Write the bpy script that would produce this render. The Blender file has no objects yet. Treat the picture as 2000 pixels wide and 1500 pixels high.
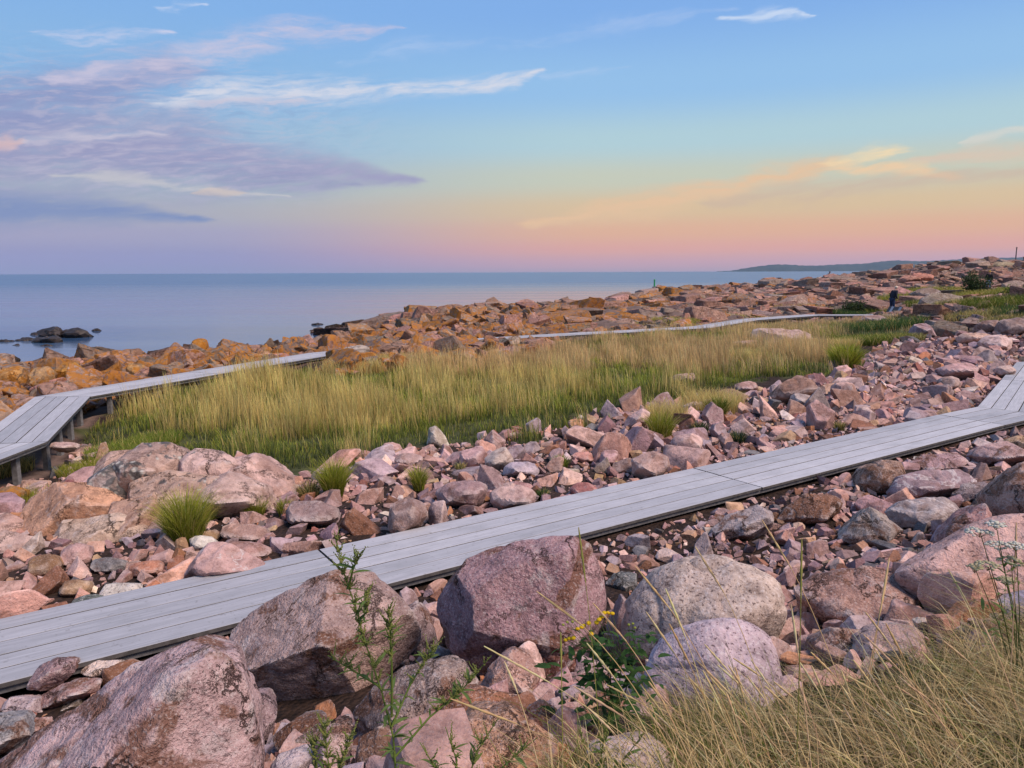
import bpy, bmesh, math, random
import numpy as np
from mathutils import Vector, Matrix, Euler, Quaternion

random.seed(7)
RNG = np.random.default_rng(11)
scene = bpy.context.scene
COL = scene.collection
R = math.radians

# ------------------------------------------------------------------ camera
FPX = 1444.0                       # focal length in pixels of the 2000 px wide photograph
CAM = Vector((0.0, 0.0, 2.8))
cam_d = bpy.data.cameras.new('camera')
cam = bpy.data.objects.new('camera', cam_d)
COL.objects.link(cam)
cam_d.sensor_width = 36.0
cam_d.lens = 36.0 * FPX / 2000.0
cam_d.clip_start = 0.05
cam_d.clip_end = 60000.0
CM = Euler((R(90 - 8.62), 0, 0)).to_matrix() @ Matrix.Rotation(R(-0.22), 3, 'Z')
cam.matrix_world = Matrix.Translation(CAM) @ CM.to_4x4()
scene.camera = cam

# ------------------------------------------------------------------ view settings
scene.view_settings.view_transform = 'Standard'
scene.view_settings.look = 'None'
scene.view_settings.exposure = 0.0
scene.view_settings.gamma = 1.0
scene.view_settings.use_curve_mapping = False
scene.cycles.max_bounces = 6
scene.cycles.diffuse_bounces = 3
scene.cycles.glossy_bounces = 3
scene.cycles.volume_bounces = 0
scene.cycles.use_denoising = True

# ------------------------------------------------------------------ node helper
def lin(c):
    return tuple(((v / 255.0) / 12.92 if v <= 10.3 else (((v / 255.0) + 0.055) / 1.055) ** 2.4) for v in c)

class NT:
    def __init__(s, tree):
        s.t = tree; s.n = tree.nodes; s.l = tree.links
        s.n.clear()
    def node(s, typ, **kw):
        x = s.n.new(typ)
        for k, v in kw.items():
            setattr(x, k, v)
        return x
    def put(s, sock, v):
        if v is None: return
        if hasattr(v, 'is_output') or isinstance(v, bpy.types.NodeSocket):
            s.l.new(v, sock)
        else:
            if isinstance(v, (tuple, list)) and len(v) == 3 and sock.type == 'RGBA':
                v = (*v, 1.0)
            sock.default_value = v
    def math(s, op, a, b=None, c=None, clamp=False):
        x = s.node('ShaderNodeMath', operation=op, use_clamp=clamp)
        s.put(x.inputs[0], a); s.put(x.inputs[1], b); s.put(x.inputs[2], c)
        return x.outputs[0]
    def vmath(s, op, a, b=None, scale=None):
        x = s.node('ShaderNodeVectorMath', operation=op)
        s.put(x.inputs[0], a); s.put(x.inputs[1], b)
        if scale is not None: s.put(x.inputs['Scale'], scale)
        return x.outputs['Value'] if op in ('LENGTH', 'DOT_PRODUCT', 'DISTANCE') else x.outputs[0]
    def ss(s, v, lo, hi, a=0.0, b=1.0):
        x = s.node('ShaderNodeMapRange', interpolation_type='SMOOTHSTEP')
        s.put(x.inputs[0], v); s.put(x.inputs[1], lo); s.put(x.inputs[2], hi); s.put(x.inputs[3], a); s.put(x.inputs[4], b)
        return x.outputs[0]
    def mix(s, f, a, b, blend='MIX'):
        x = s.node('ShaderNodeMix', data_type='RGBA', blend_type=blend)
        s.put(x.inputs[0], f); s.put(x.inputs[6], a); s.put(x.inputs[7], b)
        return x.outputs[2]
    def noise(s, vec, scale, detail=4.0, rough=0.55, dist=0.0, dim='3D'):
        x = s.node('ShaderNodeTexNoise', noise_dimensions=dim)
        s.put(x.inputs['Vector'], vec)
        x.inputs['Scale'].default_value = scale; x.inputs['Detail'].default_value = detail
        x.inputs['Roughness'].default_value = rough; x.inputs['Distortion'].default_value = dist
        return x.outputs[0]
    def ramp(s, f, stops, interp='LINEAR'):
        x = s.node('ShaderNodeValToRGB')
        cr = x.color_ramp; cr.interpolation = interp
        while len(cr.elements) > 1: cr.elements.remove(cr.elements[0])
        cr.elements[0].position = stops[0][0]; cr.elements[0].color = (*stops[0][1], 1)
        for p, c in stops[1:]:
            e = cr.elements.new(p); e.color = (*c, 1)
        s.put(x.inputs[0], f)
        return x.outputs[0]
    def comb(s, x, y, z=0.0):
        c = s.node('ShaderNodeCombineXYZ')
        s.put(c.inputs[0], x); s.put(c.inputs[1], y); s.put(c.inputs[2], z)
        return c.outputs[0]
    def sep(s, v):
        c = s.node('ShaderNodeSeparateXYZ'); s.put(c.inputs[0], v)
        return c.outputs

# ------------------------------------------------------------------ pixel <-> world
def ray(px, py):
    v = CM @ Vector(((px - 1000) / FPX, (750 - py) / FPX, -1.0))
    return v / v.y
def P(px, py, d):                                   # the point on that line of sight d metres ahead
    return CAM + ray(px, py) * d
def PZ(px, py, z=0.0):                              # the point where that line of sight meets height z
    v = ray(px, py)
    return CAM + v * ((z - CAM.z) / v.z)
CMI = np.array(CM.transposed())
def project(X):
    X = np.atleast_2d(np.asarray(X, float)) - np.array(CAM)
    c = X @ CMI.T
    w = np.maximum(-c[:, 2], 1e-3)
    return 1000 + FPX * c[:, 0] / w, 750 - FPX * c[:, 1] / w, -c[:, 2]

# ------------------------------------------------------------------ sky (dusk, sun just gone down to the right and behind)
SKY_STRENGTH = 1.0
world = bpy.data.worlds.new('World')
scene.world = world
world.use_nodes = True
world.cycles.sampling_method = 'MANUAL'
world.cycles.sample_map_resolution = 256
W = NT(world.node_tree)
def build_sky():
    tc = W.node('ShaderNodeTexCoord')
    x, y, z = W.sep(tc.outputs['Generated'])[:3]
    az = W.math('MULTIPLY', W.math('ARCTAN2', x, y), 57.29578)
    el = W.math('MULTIPLY', W.math('ARCSINE', z), 57.29578)
    e01 = W.math('DIVIDE', W.math('MAXIMUM', el, 0.0), 90.0, clamp=True)
    def rp(stops): return W.ramp(e01, [(e / 90.0, lin(c)) for e, c in stops], 'EASE')
    right = rp([(0, (176, 160, 182)), (.6, (205, 165, 178)), (1.6, (228, 170, 160)), (2.9, (228, 180, 152)), (4.6, (220, 194, 158)),
                (6.8, (200, 205, 188)), (9.4, (178, 208, 218)), (13, (150, 193, 234)), (18.5, (130, 175, 233)), (35, (108, 156, 216)), (90, (98, 142, 200))])
    left = rp([(0, (150, 156, 196)), (1.0, (156, 156, 198)), (2.6, (168, 166, 196)), (4.2, (176, 178, 190)), (6.0, (170, 188, 200)),
               (9.0, (156, 188, 218)), (13, (140, 184, 228)), (18.5, (132, 178, 232)), (35, (108, 156, 216)), (90, (98, 142, 200))])
    base = W.mix(W.ss(az, -24.0, 8.0), left, right)
    # the part of the sky the sun went down in, out of the picture to the right and behind
    glow = rp([(0, (240, 205, 165)), (3, (245, 215, 175)), (8, (235, 222, 205)), (16, (190, 205, 225)), (35, (110, 155, 214)), (90, (92, 138, 198))])
    caz = W.math('COSINE', W.math('MULTIPLY', W.math('SUBTRACT', az, 125.0), 1 / 57.29578))
    base = W.mix(W.ss(caz, 0.1, 1.0), base, glow)
    vec = W.comb(az, el, 0.0)
    def warp(scale, amt, seed):
        v = W.vmath('ADD', W.vmath('MULTIPLY', vec, (scale, scale * 3.0, 0)), (seed, seed * 1.7, 0.0))
        n = W.node('ShaderNodeTexNoise'); W.put(n.inputs['Vector'], v)
        n.inputs['Scale'].default_value = 1.0; n.inputs['Detail'].default_value = 4
        d = W.vmath('SUBTRACT', n.outputs['Color'], (.5, .5, .5))
        return W.vmath('MULTIPLY', d, (amt * 2.4, amt, 0))
    wv = W.vmath('ADD', vec, W.vmath('ADD', warp(0.10, 1.7, 3.1), warp(0.55, .5, 7.7)))
    wx, wy = W.sep(wv)[:2]
    fib = W.noise(W.comb(W.math('MULTIPLY', W.math('ADD', wx, W.math('MULTIPLY', wy, -1.0)), .16), W.math('MULTIPLY', W.math('ADD', wy, W.math('MULTIPLY', wx, -.10)), 1.15)), 1.0, 6, .62)
    fib2 = W.noise(W.comb(W.math('MULTIPLY', wx, .55), W.math('MULTIPLY', W.math('ADD', wy, W.math('MULTIPLY', wx, -.13)), 3.0)), 1.0, 4, .6)
    fib = W.math('ADD', W.math('MULTIPLY', fib, .58), W.math('MULTIPLY', fib2, .42))
    col = base
    def cloud(col, pts, width, dens, color, soft=1.0, fmin=.40, fmax=.66):
        # a band of cirrus along a line of (azimuth, elevation, relative width) points: ramp red = elevation, green = width
        x0, x1 = pts[0][0], pts[-1][0]
        t = W.math('MULTIPLY', W.math('SUBTRACT', wx, x0), 1.0 / (x1 - x0))
        rp_ = W.ramp(t, [((p[0] - x0) / (x1 - x0), (p[1] / 25.0, p[2] * width / 6.0, 0.0)) for p in pts], 'EASE')
        ce, wd = W.sep(rp_)[:2]
        dd = W.math('ABSOLUTE', W.math('SUBTRACT', wy, W.math('MULTIPLY', ce, 25.0)))
        over = W.math('ADD', W.math('MAXIMUM', W.math('SUBTRACT', t, 1.0), 0.0), W.math('MAXIMUM', W.math('MULTIPLY', t, -1.0), 0.0))
        dd = W.math('ADD', dd, W.math('MULTIPLY', over, (x1 - x0) * .35))
        tot = W.ss(W.math('DIVIDE', dd, W.math('MULTIPLY', wd, 6.0)), 1.0, 0.0)
        k = W.math('ADD', fib, W.math('MULTIPLY', tot, .16))
        f = W.math('MULTIPLY', W.math('MULTIPLY', W.ss(k, fmin + .10, fmax + .16), W.math('POWER', tot, .8)), dens, clamp=True)
        return W.mix(f, col, lin(color))
    def A(px, py, w=1.0):
        v = ray(px, py)
        return (math.degrees(math.atan2(v.x, v.y)), math.degrees(math.asin(v.normalized().z)), w)
    # broad lilac bank on the left
    col = cloud(col, [A(-700, 330), A(-50, 285), A(330, 300), A(560, 330, .5), A(820, 352, .1)], 5.4, .95, (160, 159, 194), fmin=.20, fmax=.56)
    col = cloud(col, [A(-300, 250), A(0, 205), A(150, 180, .9), A(330, 140, .6)], 3.2, .85, (142, 151, 195), fmin=.25, fmax=.56)
    col = cloud(col, [A(-600, 395), A(-100, 398), A(150, 412, .8), A(390, 432, .2)], 1.9, .95, (130, 148, 192), fmin=.15, fmax=.50)
    col = cloud(col, [A(330, 330, .4), A(500, 352), A(690, 362, .2)], 1.7, .7, (150, 154, 190), fmin=.3, fmax=.56)
    lm = W.math('MULTIPLY', W.ss(az, -4.0, -22.0), W.math('MULTIPLY', W.ss(el, 4.0, 6.5), W.ss(el, 15.5, 11.0)))
    col = W.mix(W.math('MULTIPLY', W.math('MULTIPLY', W.ss(fib2, .44, .70), lm), .5), col, lin((196, 192, 212)))
    col = W.mix(W.math('MULTIPLY', W.math('MULTIPLY', W.ss(fib2, .52, .30), lm), .3), col, lin((138, 146, 188)))
    # pink to white streaks
    col = cloud(col, [A(90, 150, .3), A(300, 130), A(470, 95, .8), A(570, 62, .6), A(690, 66, .45), A(790, 56, .1)], 2.2, .85, (206, 200, 222), fmin=.36, fmax=.64)
    col = cloud(col, [A(80, 62, .3), A(200, 70), A(330, 66, .3)], 1.0, .9, (214, 214, 236))
    col = cloud(col, [A(300, 22, .4), A(340, 20), A(400, 14, .2)], .7, .8, (206, 218, 242))
    col = cloud(col, [A(300, 205, .3), A(420, 182, .9), A(560, 178), A(640, 178, .9), A(800, 178, .6), A(930, 165, .6), A(1010, 158, .6), A(1062, 138, .2)], 1.6, 1.0, (214, 218, 232), fmin=.34, fmax=.60)
    col = cloud(col, [A(400, 205, .5), A(520, 205), A(640, 195, .3)], 1.0, .6, (204, 196, 214))
    col = cloud(col, [A(-60, 282, .5), A(20, 277, 1), A(60, 274, .3)], .7, .8, (222, 190, 190), fmin=.3, fmax=.5)
    col = cloud(col, [A(60, 275, .4), A(150, 268), A(320, 258, .3)], .7, .8, (200, 196, 214), fmin=.3, fmax=.55)
    col = cloud(col, [A(100, 345, .3), A(230, 352), A(380, 372, .5), A(560, 382, .2)], .8, .65, (206, 204, 206), fmin=.3, fmax=.55)
    col = cloud(col, [A(380, 380, .3), A(430, 376), A(480, 376, .3)], .5, .5, (218, 196, 184), fmin=.3, fmax=.5)
    col = cloud(col, [A(660, 120, .3), A(800, 98), A(1000, 82, .4), A(1240, 45, .9), A(1440, 18, .3)], 1.2, .35, (190, 208, 240))
    col = cloud(col, [A(1060, 150, .4), A(1120, 145), A(1240, 128, .3)], .8, .35, (196, 212, 240))
    col = cloud(col, [A(1420, 42, .3), A(1500, 30), A(1540, 30, .9), A(1590, 38, .2)], .85, .75, (214, 226, 245), fmin=.36, fmax=.6)
    # warm streaks on the right
    col = cloud(col, [A(1040, 440, .3), A(1220, 412), A(1400, 378, .8), A(1520, 342, .8), A(1640, 318, .5)], 1.7, .95, (232, 196, 160), fmin=.28, fmax=.56)
    col = cloud(col, [A(1630, 318, .5), A(1700, 305, 1), A(1770, 296, .4)], 1.1, .95, (244, 220, 178), fmin=.34, fmax=.6)
    col = cloud(col, [A(1650, 328, .5), A(1740, 330, .7), A(1800, 336, .9), A(1850, 352, .5)], 1.1, .95, (238, 206, 168), fmin=.34, fmax=.6)
    col = cloud(col, [A(1380, 405, .4), A(1560, 378), A(1760, 360, .6), A(2100, 330, .5)], 1.5, .6, (206, 182, 164), fmin=.3, fmax=.55)
    col = cloud(col, [A(1800, 315, .4), A(1900, 306), A(2150, 290, .7)], 1.1, .75, (222, 198, 178), fmin=.3, fmax=.55)
    col = cloud(col, [A(1870, 282, .3), A(1900, 278), A(1990, 258, .7), A(2150, 240, .7)], .55, .6, (222, 216, 206), fmin=.3, fmax=.52)
    # the same thin cirrus goes on over the rest of the sky
    pl = W.vmath('MULTIPLY', tc.outputs['Generated'], (1, 1, 0))
    zz = W.math('ADD', W.math('MAXIMUM', z, 0.0), .12)
    pl = W.vmath('SCALE', pl, scale=W.math('DIVIDE', 1.0, zz))
    ci = W.noise(W.vmath('MULTIPLY', pl, (.55, 1.9, 1)), 1.0, 6, .6, .4)
    col = W.mix(W.math('MULTIPLY', W.math('MULTIPLY', W.ss(ci, .5, .75), W.ss(el, 17.0, 26.0)), .5), col, lin((200, 205, 228)))
    bg = W.node('ShaderNodeBackground')
    W.put(bg.inputs[0], col); bg.inputs[1].default_value = SKY_STRENGTH
    out = W.node('ShaderNodeOutputWorld')
    W.l.new(bg.outputs[0], out.inputs[0])
build_sky()

# one sun lamp: the last soft light, from the right and behind the camera
sun_d = bpy.data.lights.new('sun', 'SUN')
sun_d.energy = 4.5
sun_d.angle = R(24)
sun_d.color = (1.0, 0.79, 0.64)
sun = bpy.data.objects.new('sun', sun_d)
COL.objects.link(sun)
SUN_AZ, SUN_EL = R(120), R(52)                     # azimuth from +Y towards +X
to_sun = Vector((math.sin(SUN_AZ) * math.cos(SUN_EL), math.cos(SUN_AZ) * math.cos(SUN_EL), math.sin(SUN_EL)))
sun.rotation_euler = to_sun.to_track_quat('Z', 'Y').to_euler()

# ------------------------------------------------------------------ mesh helpers
def set_mesh(me, V, F, smooth=False, tint=None):
    V = np.asarray(V, np.float32); F = np.asarray(F, np.int32)
    k = F.shape[1]
    me.vertices.add(len(V)); me.vertices.foreach_set('co', V.ravel())
    me.loops.add(F.size); me.loops.foreach_set('vertex_index', F.ravel())
    me.polygons.add(len(F))
    me.polygons.foreach_set('loop_start', np.arange(0, F.size, k, dtype=np.int32))
    try: me.polygons.foreach_set('loop_total', np.full(len(F), k, np.int32))
    except Exception: pass
    me.polygons.foreach_set('use_smooth', np.full(len(F), smooth))
    if tint is not None:
        a = me.attributes.new('tint', 'FLOAT_COLOR', 'POINT')
        a.data.foreach_set('color', np.asarray(tint, np.float32).ravel())
    me.update(calc_edges=True)
    return me
def new_obj(name, me, mat=None, parent=None, loc=None):
    o = bpy.data.objects.new(name, me)
    COL.objects.link(o)
    if mat is not None and me is not None and not me.materials: me.materials.append(mat)
    if parent: o.parent = parent
    if loc is not None: o.location = loc
    return o
def mesh_obj(name, V, F, mat, parent=None, smooth=False, tint=None):
    me = bpy.data.meshes.new(name); set_mesh(me, V, F, smooth, tint)
    return new_obj(name, me, mat, parent)
def tag(o, label=None, cat=None, group=None, kind=None):
    if label: o['label'] = label
    if cat: o['category'] = cat
    if group: o['group'] = group
    if kind: o['kind'] = kind
    return o
def empty(name, loc=(0, 0, 0), rz=0.0):
    o = bpy.data.objects.new(name, None); COL.objects.link(o)
    o.location = loc; o.rotation_euler[2] = rz; o.empty_display_size = .1
    return o

# numpy gradient noise
_G = RNG.normal(size=(256, 3)); _G /= np.linalg.norm(_G, axis=1)[:, None]
_PERM = RNG.permutation(256)
def perlin(p):
    p = np.asarray(p, float)
    i = np.floor(p).astype(np.int64); f = p - i
    u = f * f * f * (f * (f * 6 - 15) + 10)
    out = 0
    for dx in (0, 1):
        for dy in (0, 1):
            for dz in (0, 1):
                h = _PERM[(_PERM[(_PERM[(i[:, 0] + dx) & 255] + i[:, 1] + dy) & 255] + i[:, 2] + dz) & 255]
                g = _G[h]
                d = (g * (f - np.array((dx, dy, dz)))).sum(1)
                out = out + d * (u[:, 0] if dx else 1 - u[:, 0]) * (u[:, 1] if dy else 1 - u[:, 1]) * (u[:, 2] if dz else 1 - u[:, 2])
    return out * 1.5
def fbm(p, octv=4, gain=.5, lac=2.03):
    a, s, t = 1.0, 0, p
    for _ in range(octv):
        s = s + a * perlin(t); a *= gain; t = t * lac + 17.3
    return s
def fbm2(x, y, sc, octv=3, seed=0.0):
    x = np.asarray(x, float); y = np.asarray(y, float)
    return fbm(np.stack([x.ravel() * sc, y.ravel() * sc, np.full(x.size, seed + .37)], 1), octv).reshape(x.shape)
def inpoly(x, y, poly):
    x = np.asarray(x, float); y = np.asarray(y, float)
    c = np.zeros(x.shape, bool); n = len(poly); j = n - 1
    for i in range(n):
        xi, yi = poly[i][0], poly[i][1]; xj, yj = poly[j][0], poly[j][1]
        m = ((yi > y) != (yj > y)) & (x < (xj - xi) * (y - yi) / ((yj - yi) + 1e-12) + xi)
        c ^= m; j = i
    return c
def dist_poly(x, y, pts, closed=False):
    x = np.asarray(x, float); y = np.asarray(y, float)
    best = np.full(x.shape, 1e9)
    seq = list(zip(pts[:-1], pts[1:])) + ([(pts[-1], pts[0])] if closed else [])
    for a, b in seq:
        dx, dy = b[0] - a[0], b[1] - a[1]
        t = np.clip(((x - a[0]) * dx + (y - a[1]) * dy) / (dx * dx + dy * dy + 1e-12), 0, 1)
        best = np.minimum(best, np.hypot(x - a[0] - t * dx, y - a[1] - t * dy))
    return best
def sstep(v, lo, hi):
    t = np.clip((np.asarray(v, float) - lo) / (hi - lo), 0, 1)
    return t * t * (3 - 2 * t)

# ------------------------------------------------------------------ materials
def new_mat(name):
    m = bpy.data.materials.new(name); m.use_nodes = True
    return m, NT(m.node_tree)
def finish(N, color, rough=.9, bump=None, spec=.25, **kw):
    b = N.node('ShaderNodeBsdfPrincipled'); o = N.node('ShaderNodeOutputMaterial')
    N.put(b.inputs['Base Color'], color); N.put(b.inputs['Roughness'], rough)
    N.put(b.inputs['Specular IOR Level'], spec)
    for k, v in kw.items(): N.put(b.inputs[k.replace('_', ' ')], v)
    if bump is not None: N.put(b.inputs['Normal'], bump)
    N.l.new(b.outputs[0], o.inputs[0])
    return b
def bump(N, h, strength, dist=.02, normal=None):
    b = N.node('ShaderNodeBump'); N.put(b.inputs['Height'], h)
    b.inputs['Strength'].default_value = strength; b.inputs['Distance'].default_value = dist
    if normal is not None: N.put(b.inputs['Normal'], normal)
    return b.outputs[0]

def rock_mat(name, src, speck=.6, lichen='orange', stain=.5, grain=1.0, crust=.3, veins=0.0, pits=0.0, wear_hollow=0.0, rel=1.0, crack=0.0, cscale=1.6):
    """granite: colour from the object (src='object') or the 'tint' attribute; alpha = how much lichen grows on it"""
    m, N = new_mat(name)
    if src == 'object':
        oi = N.node('ShaderNodeObjectInfo'); tint, amt, rnd = oi.outputs['Color'], oi.outputs['Alpha'], oi.outputs['Random']
    else:
        at = N.node('ShaderNodeAttribute', attribute_name='tint'); tint, amt = at.outputs['Color'], at.outputs['Alpha']
        rnd = 0.3
    geo = N.node('ShaderNodeNewGeometry')
    pos = N.vmath('ADD', geo.outputs['Position'], N.comb(N.math('MULTIPLY', rnd, 37.0), N.math('MULTIPLY', rnd, 11.0), 0.0))
    n1 = N.noise(pos, 1.7, 3, .6, .6)
    n2 = N.noise(pos, 9.0, 5, .68)
    n3 = N.noise(pos, 46.0 * grain, 3, .75)
    c = N.mix(N.ss(n1, .3, .7), N.mix(1.0, tint, (.74, .70, .72), 'MULTIPLY'), N.mix(1.0, tint, (1.16, 1.12, 1.10), 'MULTIPLY'))
    c = N.mix(1.0, c, N.ramp(n2, [(.28, (.52, .49, .49)), (.5, (1, 1, 1)), (.74, (1.36, 1.34, 1.34))]), 'MULTIPLY')
    # rust stain
    st = N.noise(N.vmath('ADD', pos, (5.2, 1.3, 9.1)), 2.3, 4, .62, .8)
    c = N.mix(N.math('MULTIPLY', N.ss(st, .53, .59), stain), c, N.mix(.80, c, (.15, .065, .035), 'MIX'))
    # pale crust
    cr = N.noise(N.vmath('ADD', pos, (1.2, 8.3, 3.1)), 5.0, 5, .7, .5)
    c = N.mix(N.math('MULTIPLY', N.ss(cr, .56, .68), crust), c, (.50, .44, .44))
    if wear_hollow > 0:
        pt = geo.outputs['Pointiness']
        c = N.mix(N.math('MULTIPLY', N.ss(N.math('ADD', pt, N.math('MULTIPLY', N.math('SUBTRACT', n2, .5), .10)), .52, .60), wear_hollow), c, N.mix(.75, c, (.62, .55, .53)))
        c = N.mix(N.math('MULTIPLY', N.ss(pt, .49, .43), wear_hollow), c, N.mix(1.0, c, (.45, .38, .36), 'MULTIPLY'))  # concave parts of the mesh coloured darker, by pointiness
    # mineral grains
    if speck > 0:
        vr = N.noise(N.vmath('ADD', pos, (3.3, 1.9, 8.8)), 62.0 * grain, 2, .7)
        c = N.mix(N.math('MULTIPLY', N.ss(vr, .57, .66), speck * .8), c, N.mix(1.0, c, (.30, .27, .28), 'MULTIPLY'))
        c = N.mix(N.math('MULTIPLY', N.ss(vr, .44, .35), speck * .55), c, N.mix(.6, c, (.66, .60, .60)))
    ck = None
    if crack > 0:
        wp = N.vmath('ADD', N.vmath('MULTIPLY', pos, (1.0, 1.0, 1.5)), N.vmath('SCALE', N.comb(n1, n2, n3), scale=.45))
        vk = N.node('ShaderNodeTexVoronoi', feature='DISTANCE_TO_EDGE'); N.put(vk.inputs['Vector'], wp); vk.inputs['Scale'].default_value = cscale
        ck = N.math('MULTIPLY', N.ss(vk.outputs['Distance'], .030, .004), N.ss(n1, .40, .52))
        c = N.mix(N.math('MULTIPLY', ck, crack), c, N.mix(1.0, c, (.16, .13, .12), 'MULTIPLY'))
    if veins > 0:
        w = N.noise(N.vmath('ADD', pos, (4.0, 2.0, 7.0)), 1.6, 5, .6, 1.0)
        vv = N.ss(N.math('ABSOLUTE', N.math('SUBTRACT', w, .5)), .022, .0)
        c = N.mix(N.math('MULTIPLY', vv, veins), c, (.55, .48, .47))
    if pits > 0:
        pn = N.noise(N.vmath('MULTIPLY', pos, (1, 1, 2.4)), 17.0, 3, .6, .5)
        c = N.mix(N.math('MULTIPLY', N.ss(pn, .40, .33), pits), c, (.06, .035, .04))
    if lichen == 'orange':
        ln = N.noise(N.vmath('ADD', pos, (2.2, 6.3, 1.1)), 4.6, 5, .72, .7)
        th = N.math('SUBTRACT', .76, N.math('MULTIPLY', amt, .33))
        lf = N.ss(N.math('SUBTRACT', ln, th), -.02, .07)
        lc = N.mix(N.noise(pos, 8.0, 3), (.30, .105, .012), (.47, .20, .03))
        c = N.mix(N.math('MULTIPLY', lf, .88), c, lc)
        g2 = N.noise(N.vmath('ADD', pos, (9.2, 3.3, 4.1)), 3.4, 6, .66, .4)
        c = N.mix(N.math('MULTIPLY', N.math('MULTIPLY', N.ss(g2, .53, .60), N.math('GREATER_THAN', amt, .01)), .45), c, (.17, .145, .13))
    elif lichen == 'grey':
        ln = N.noise(N.vmath('ADD', pos, (2.2, 6.3, 1.1)), 4.2, 5, .6, .3)
        v2 = N.node('ShaderNodeTexVoronoi', feature='F1'); N.put(v2.inputs['Vector'], pos)
        v2.inputs['Scale'].default_value = 11.0
        ring = N.mix(N.ss(N.math('ADD', v2.outputs['Distance'], N.math('MULTIPLY', n2, .5)), .40, .75), (.46, .45, .42), (.085, .085, .09))
        lf = N.ss(N.math('SUBTRACT', ln, N.math('SUBTRACT', .82, N.math('MULTIPLY', amt, .5))), -.02, .05)
        c = N.mix(N.math('MULTIPLY', lf, .9), c, ring)
    hh = N.math('ADD', N.math('MULTIPLY', n2, .034 * rel), N.math('MULTIPLY', n3, .012 * rel))
    if ck is not None: hh = N.math('SUBTRACT', hh, N.math('MULTIPLY', ck, .022))
    nb = bump(N, hh, .85, 1.0)
    finish(N, c, .88, nb, .2)
    return m

M = {}
M['rock'] = rock_mat('granite', 'object', speck=.5, stain=.55, wear_hollow=.5)
M['rock_fg'] = rock_mat('granite_boulder', 'object', speck=.9, stain=1.0, crust=.55, wear_hollow=.8, rel=1.6, crack=.95, cscale=2.0)
M['rock_round'] = rock_mat('granite_speckled', 'object', speck=1.25, stain=.05, crust=.2, grain=.75, wear_hollow=.3)
M['rock_pit'] = rock_mat('granite_pitted', 'object', speck=.6, stain=.3, crust=.4, pits=.85, wear_hollow=.6, rel=1.5)
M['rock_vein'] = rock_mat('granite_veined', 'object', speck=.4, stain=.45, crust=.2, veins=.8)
M['rock_grey'] = rock_mat('granite_grey_lichen', 'object', speck=.3, lichen='grey', stain=.4, wear_hollow=.6, crust=.5, rel=1.4, crack=.95, cscale=2.2)
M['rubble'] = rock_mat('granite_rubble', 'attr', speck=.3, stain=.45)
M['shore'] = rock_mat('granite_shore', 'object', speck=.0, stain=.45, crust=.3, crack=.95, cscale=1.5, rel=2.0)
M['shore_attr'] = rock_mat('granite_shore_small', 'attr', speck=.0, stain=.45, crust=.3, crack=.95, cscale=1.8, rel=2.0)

def ground_mat():
    m, N = new_mat('stony_ground')
    at = N.node('ShaderNodeAttribute', attribute_name='tint')
    geo = N.node('ShaderNodeNewGeometry'); pos = geo.outputs['Position']
    n = N.noise(pos, 3.0, 7, .65); n2 = N.noise(pos, 22.0, 6, .7)
    c = N.mix(1.0, at.outputs['Color'], N.ramp(n, [(.3, (.55, .52, .5)), (.5, (1, 1, 1)), (.72, (1.3, 1.28, 1.25))]), 'MULTIPLY')
    v = N.node('ShaderNodeTexVoronoi', feature='F1'); N.put(v.inputs['Vector'], pos); v.inputs['Scale'].default_value = 22.0
    vc = N.sep(v.outputs['Color'])
    peb = N.ramp(vc[0], [(0, (.62, .55, .52)), (.4, (1.0, .92, .9)), (.8, (1.35, 1.2, 1.16)), (1, (.8, .78, .82))])
    c = N.mix(at.outputs['Alpha'], c, N.mix(1.0, c, peb, 'MULTIPLY'))
    h = N.math('ADD', N.math('MULTIPLY', N.math('SUBTRACT', 1.0, v.outputs['Distance']), at.outputs['Alpha']), N.math('MULTIPLY', n2, .6))
    finish(N, c, .95, bump(N, h, .9, .03), .15)
    return m
M['ground'] = ground_mat()

def deck_mat():
    m, N = new_mat('weathered_decking')
    oi = N.node('ShaderNodeObjectInfo'); tc = N.node('ShaderNodeTexCoord')
    pos = N.vmath('ADD', tc.outputs['UV'], N.comb(N.math('MULTIPLY', oi.outputs['Random'], 50.0), 0.0, 0.0))
    g = N.noise(N.vmath('MULTIPLY', pos, (1.6, 46.0, 1)), 1.0, 6, .65)
    b = N.noise(N.vmath('MULTIPLY', pos, (1.6, 4.0, 1)), 1.0, 5, .6)
    geo = N.node('ShaderNodeNewGeometry')
    d = N.noise(geo.outputs['Position'], 1.3, 6, .65, .6)
    c = N.mix(N.ss(g, .3, .7), (.325, .325, .355), (.445, .445, .485))
    c = N.mix(N.math('MULTIPLY', N.ss(b, .45, .75), .55), c, (.26, .265, .285))
    c = N.mix(N.math('MULTIPLY', N.ss(d, .52, .70), .5), c, (.46, .465, .50))
    sp = N.noise(geo.outputs['Position'], 16.0, 5, .7)
    c = N.mix(N.math('MULTIPLY', N.ss(sp, .58, .68), .55), c, (.19, .18, .18))
    c = N.mix(1.0, c, N.ramp(oi.outputs['Random'], [(0, (.80, .81, .82)), (1, (1.12, 1.11, 1.10))]), 'MULTIPLY')
    finish(N, c, .72, bump(N, g, .25, .004), .3)
    return m
M['deck'] = deck_mat()
def plain(name, col, rough=.8, n_scale=20.0, var=.25, **kw):
    m, N = new_mat(name)
    geo = N.node('ShaderNodeNewGeometry')
    n = N.noise(geo.outputs['Position'], n_scale, 4)
    c = N.mix(N.ss(n, .3, .7), tuple(v * (1 - var) for v in col), tuple(v * (1 + var) for v in col))
    finish(N, c, rough, None, .3, **kw)
    return m
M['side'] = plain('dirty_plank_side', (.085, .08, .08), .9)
M['beam'] = plain('grey_timber', (.16, .155, .16), .85)

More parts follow.
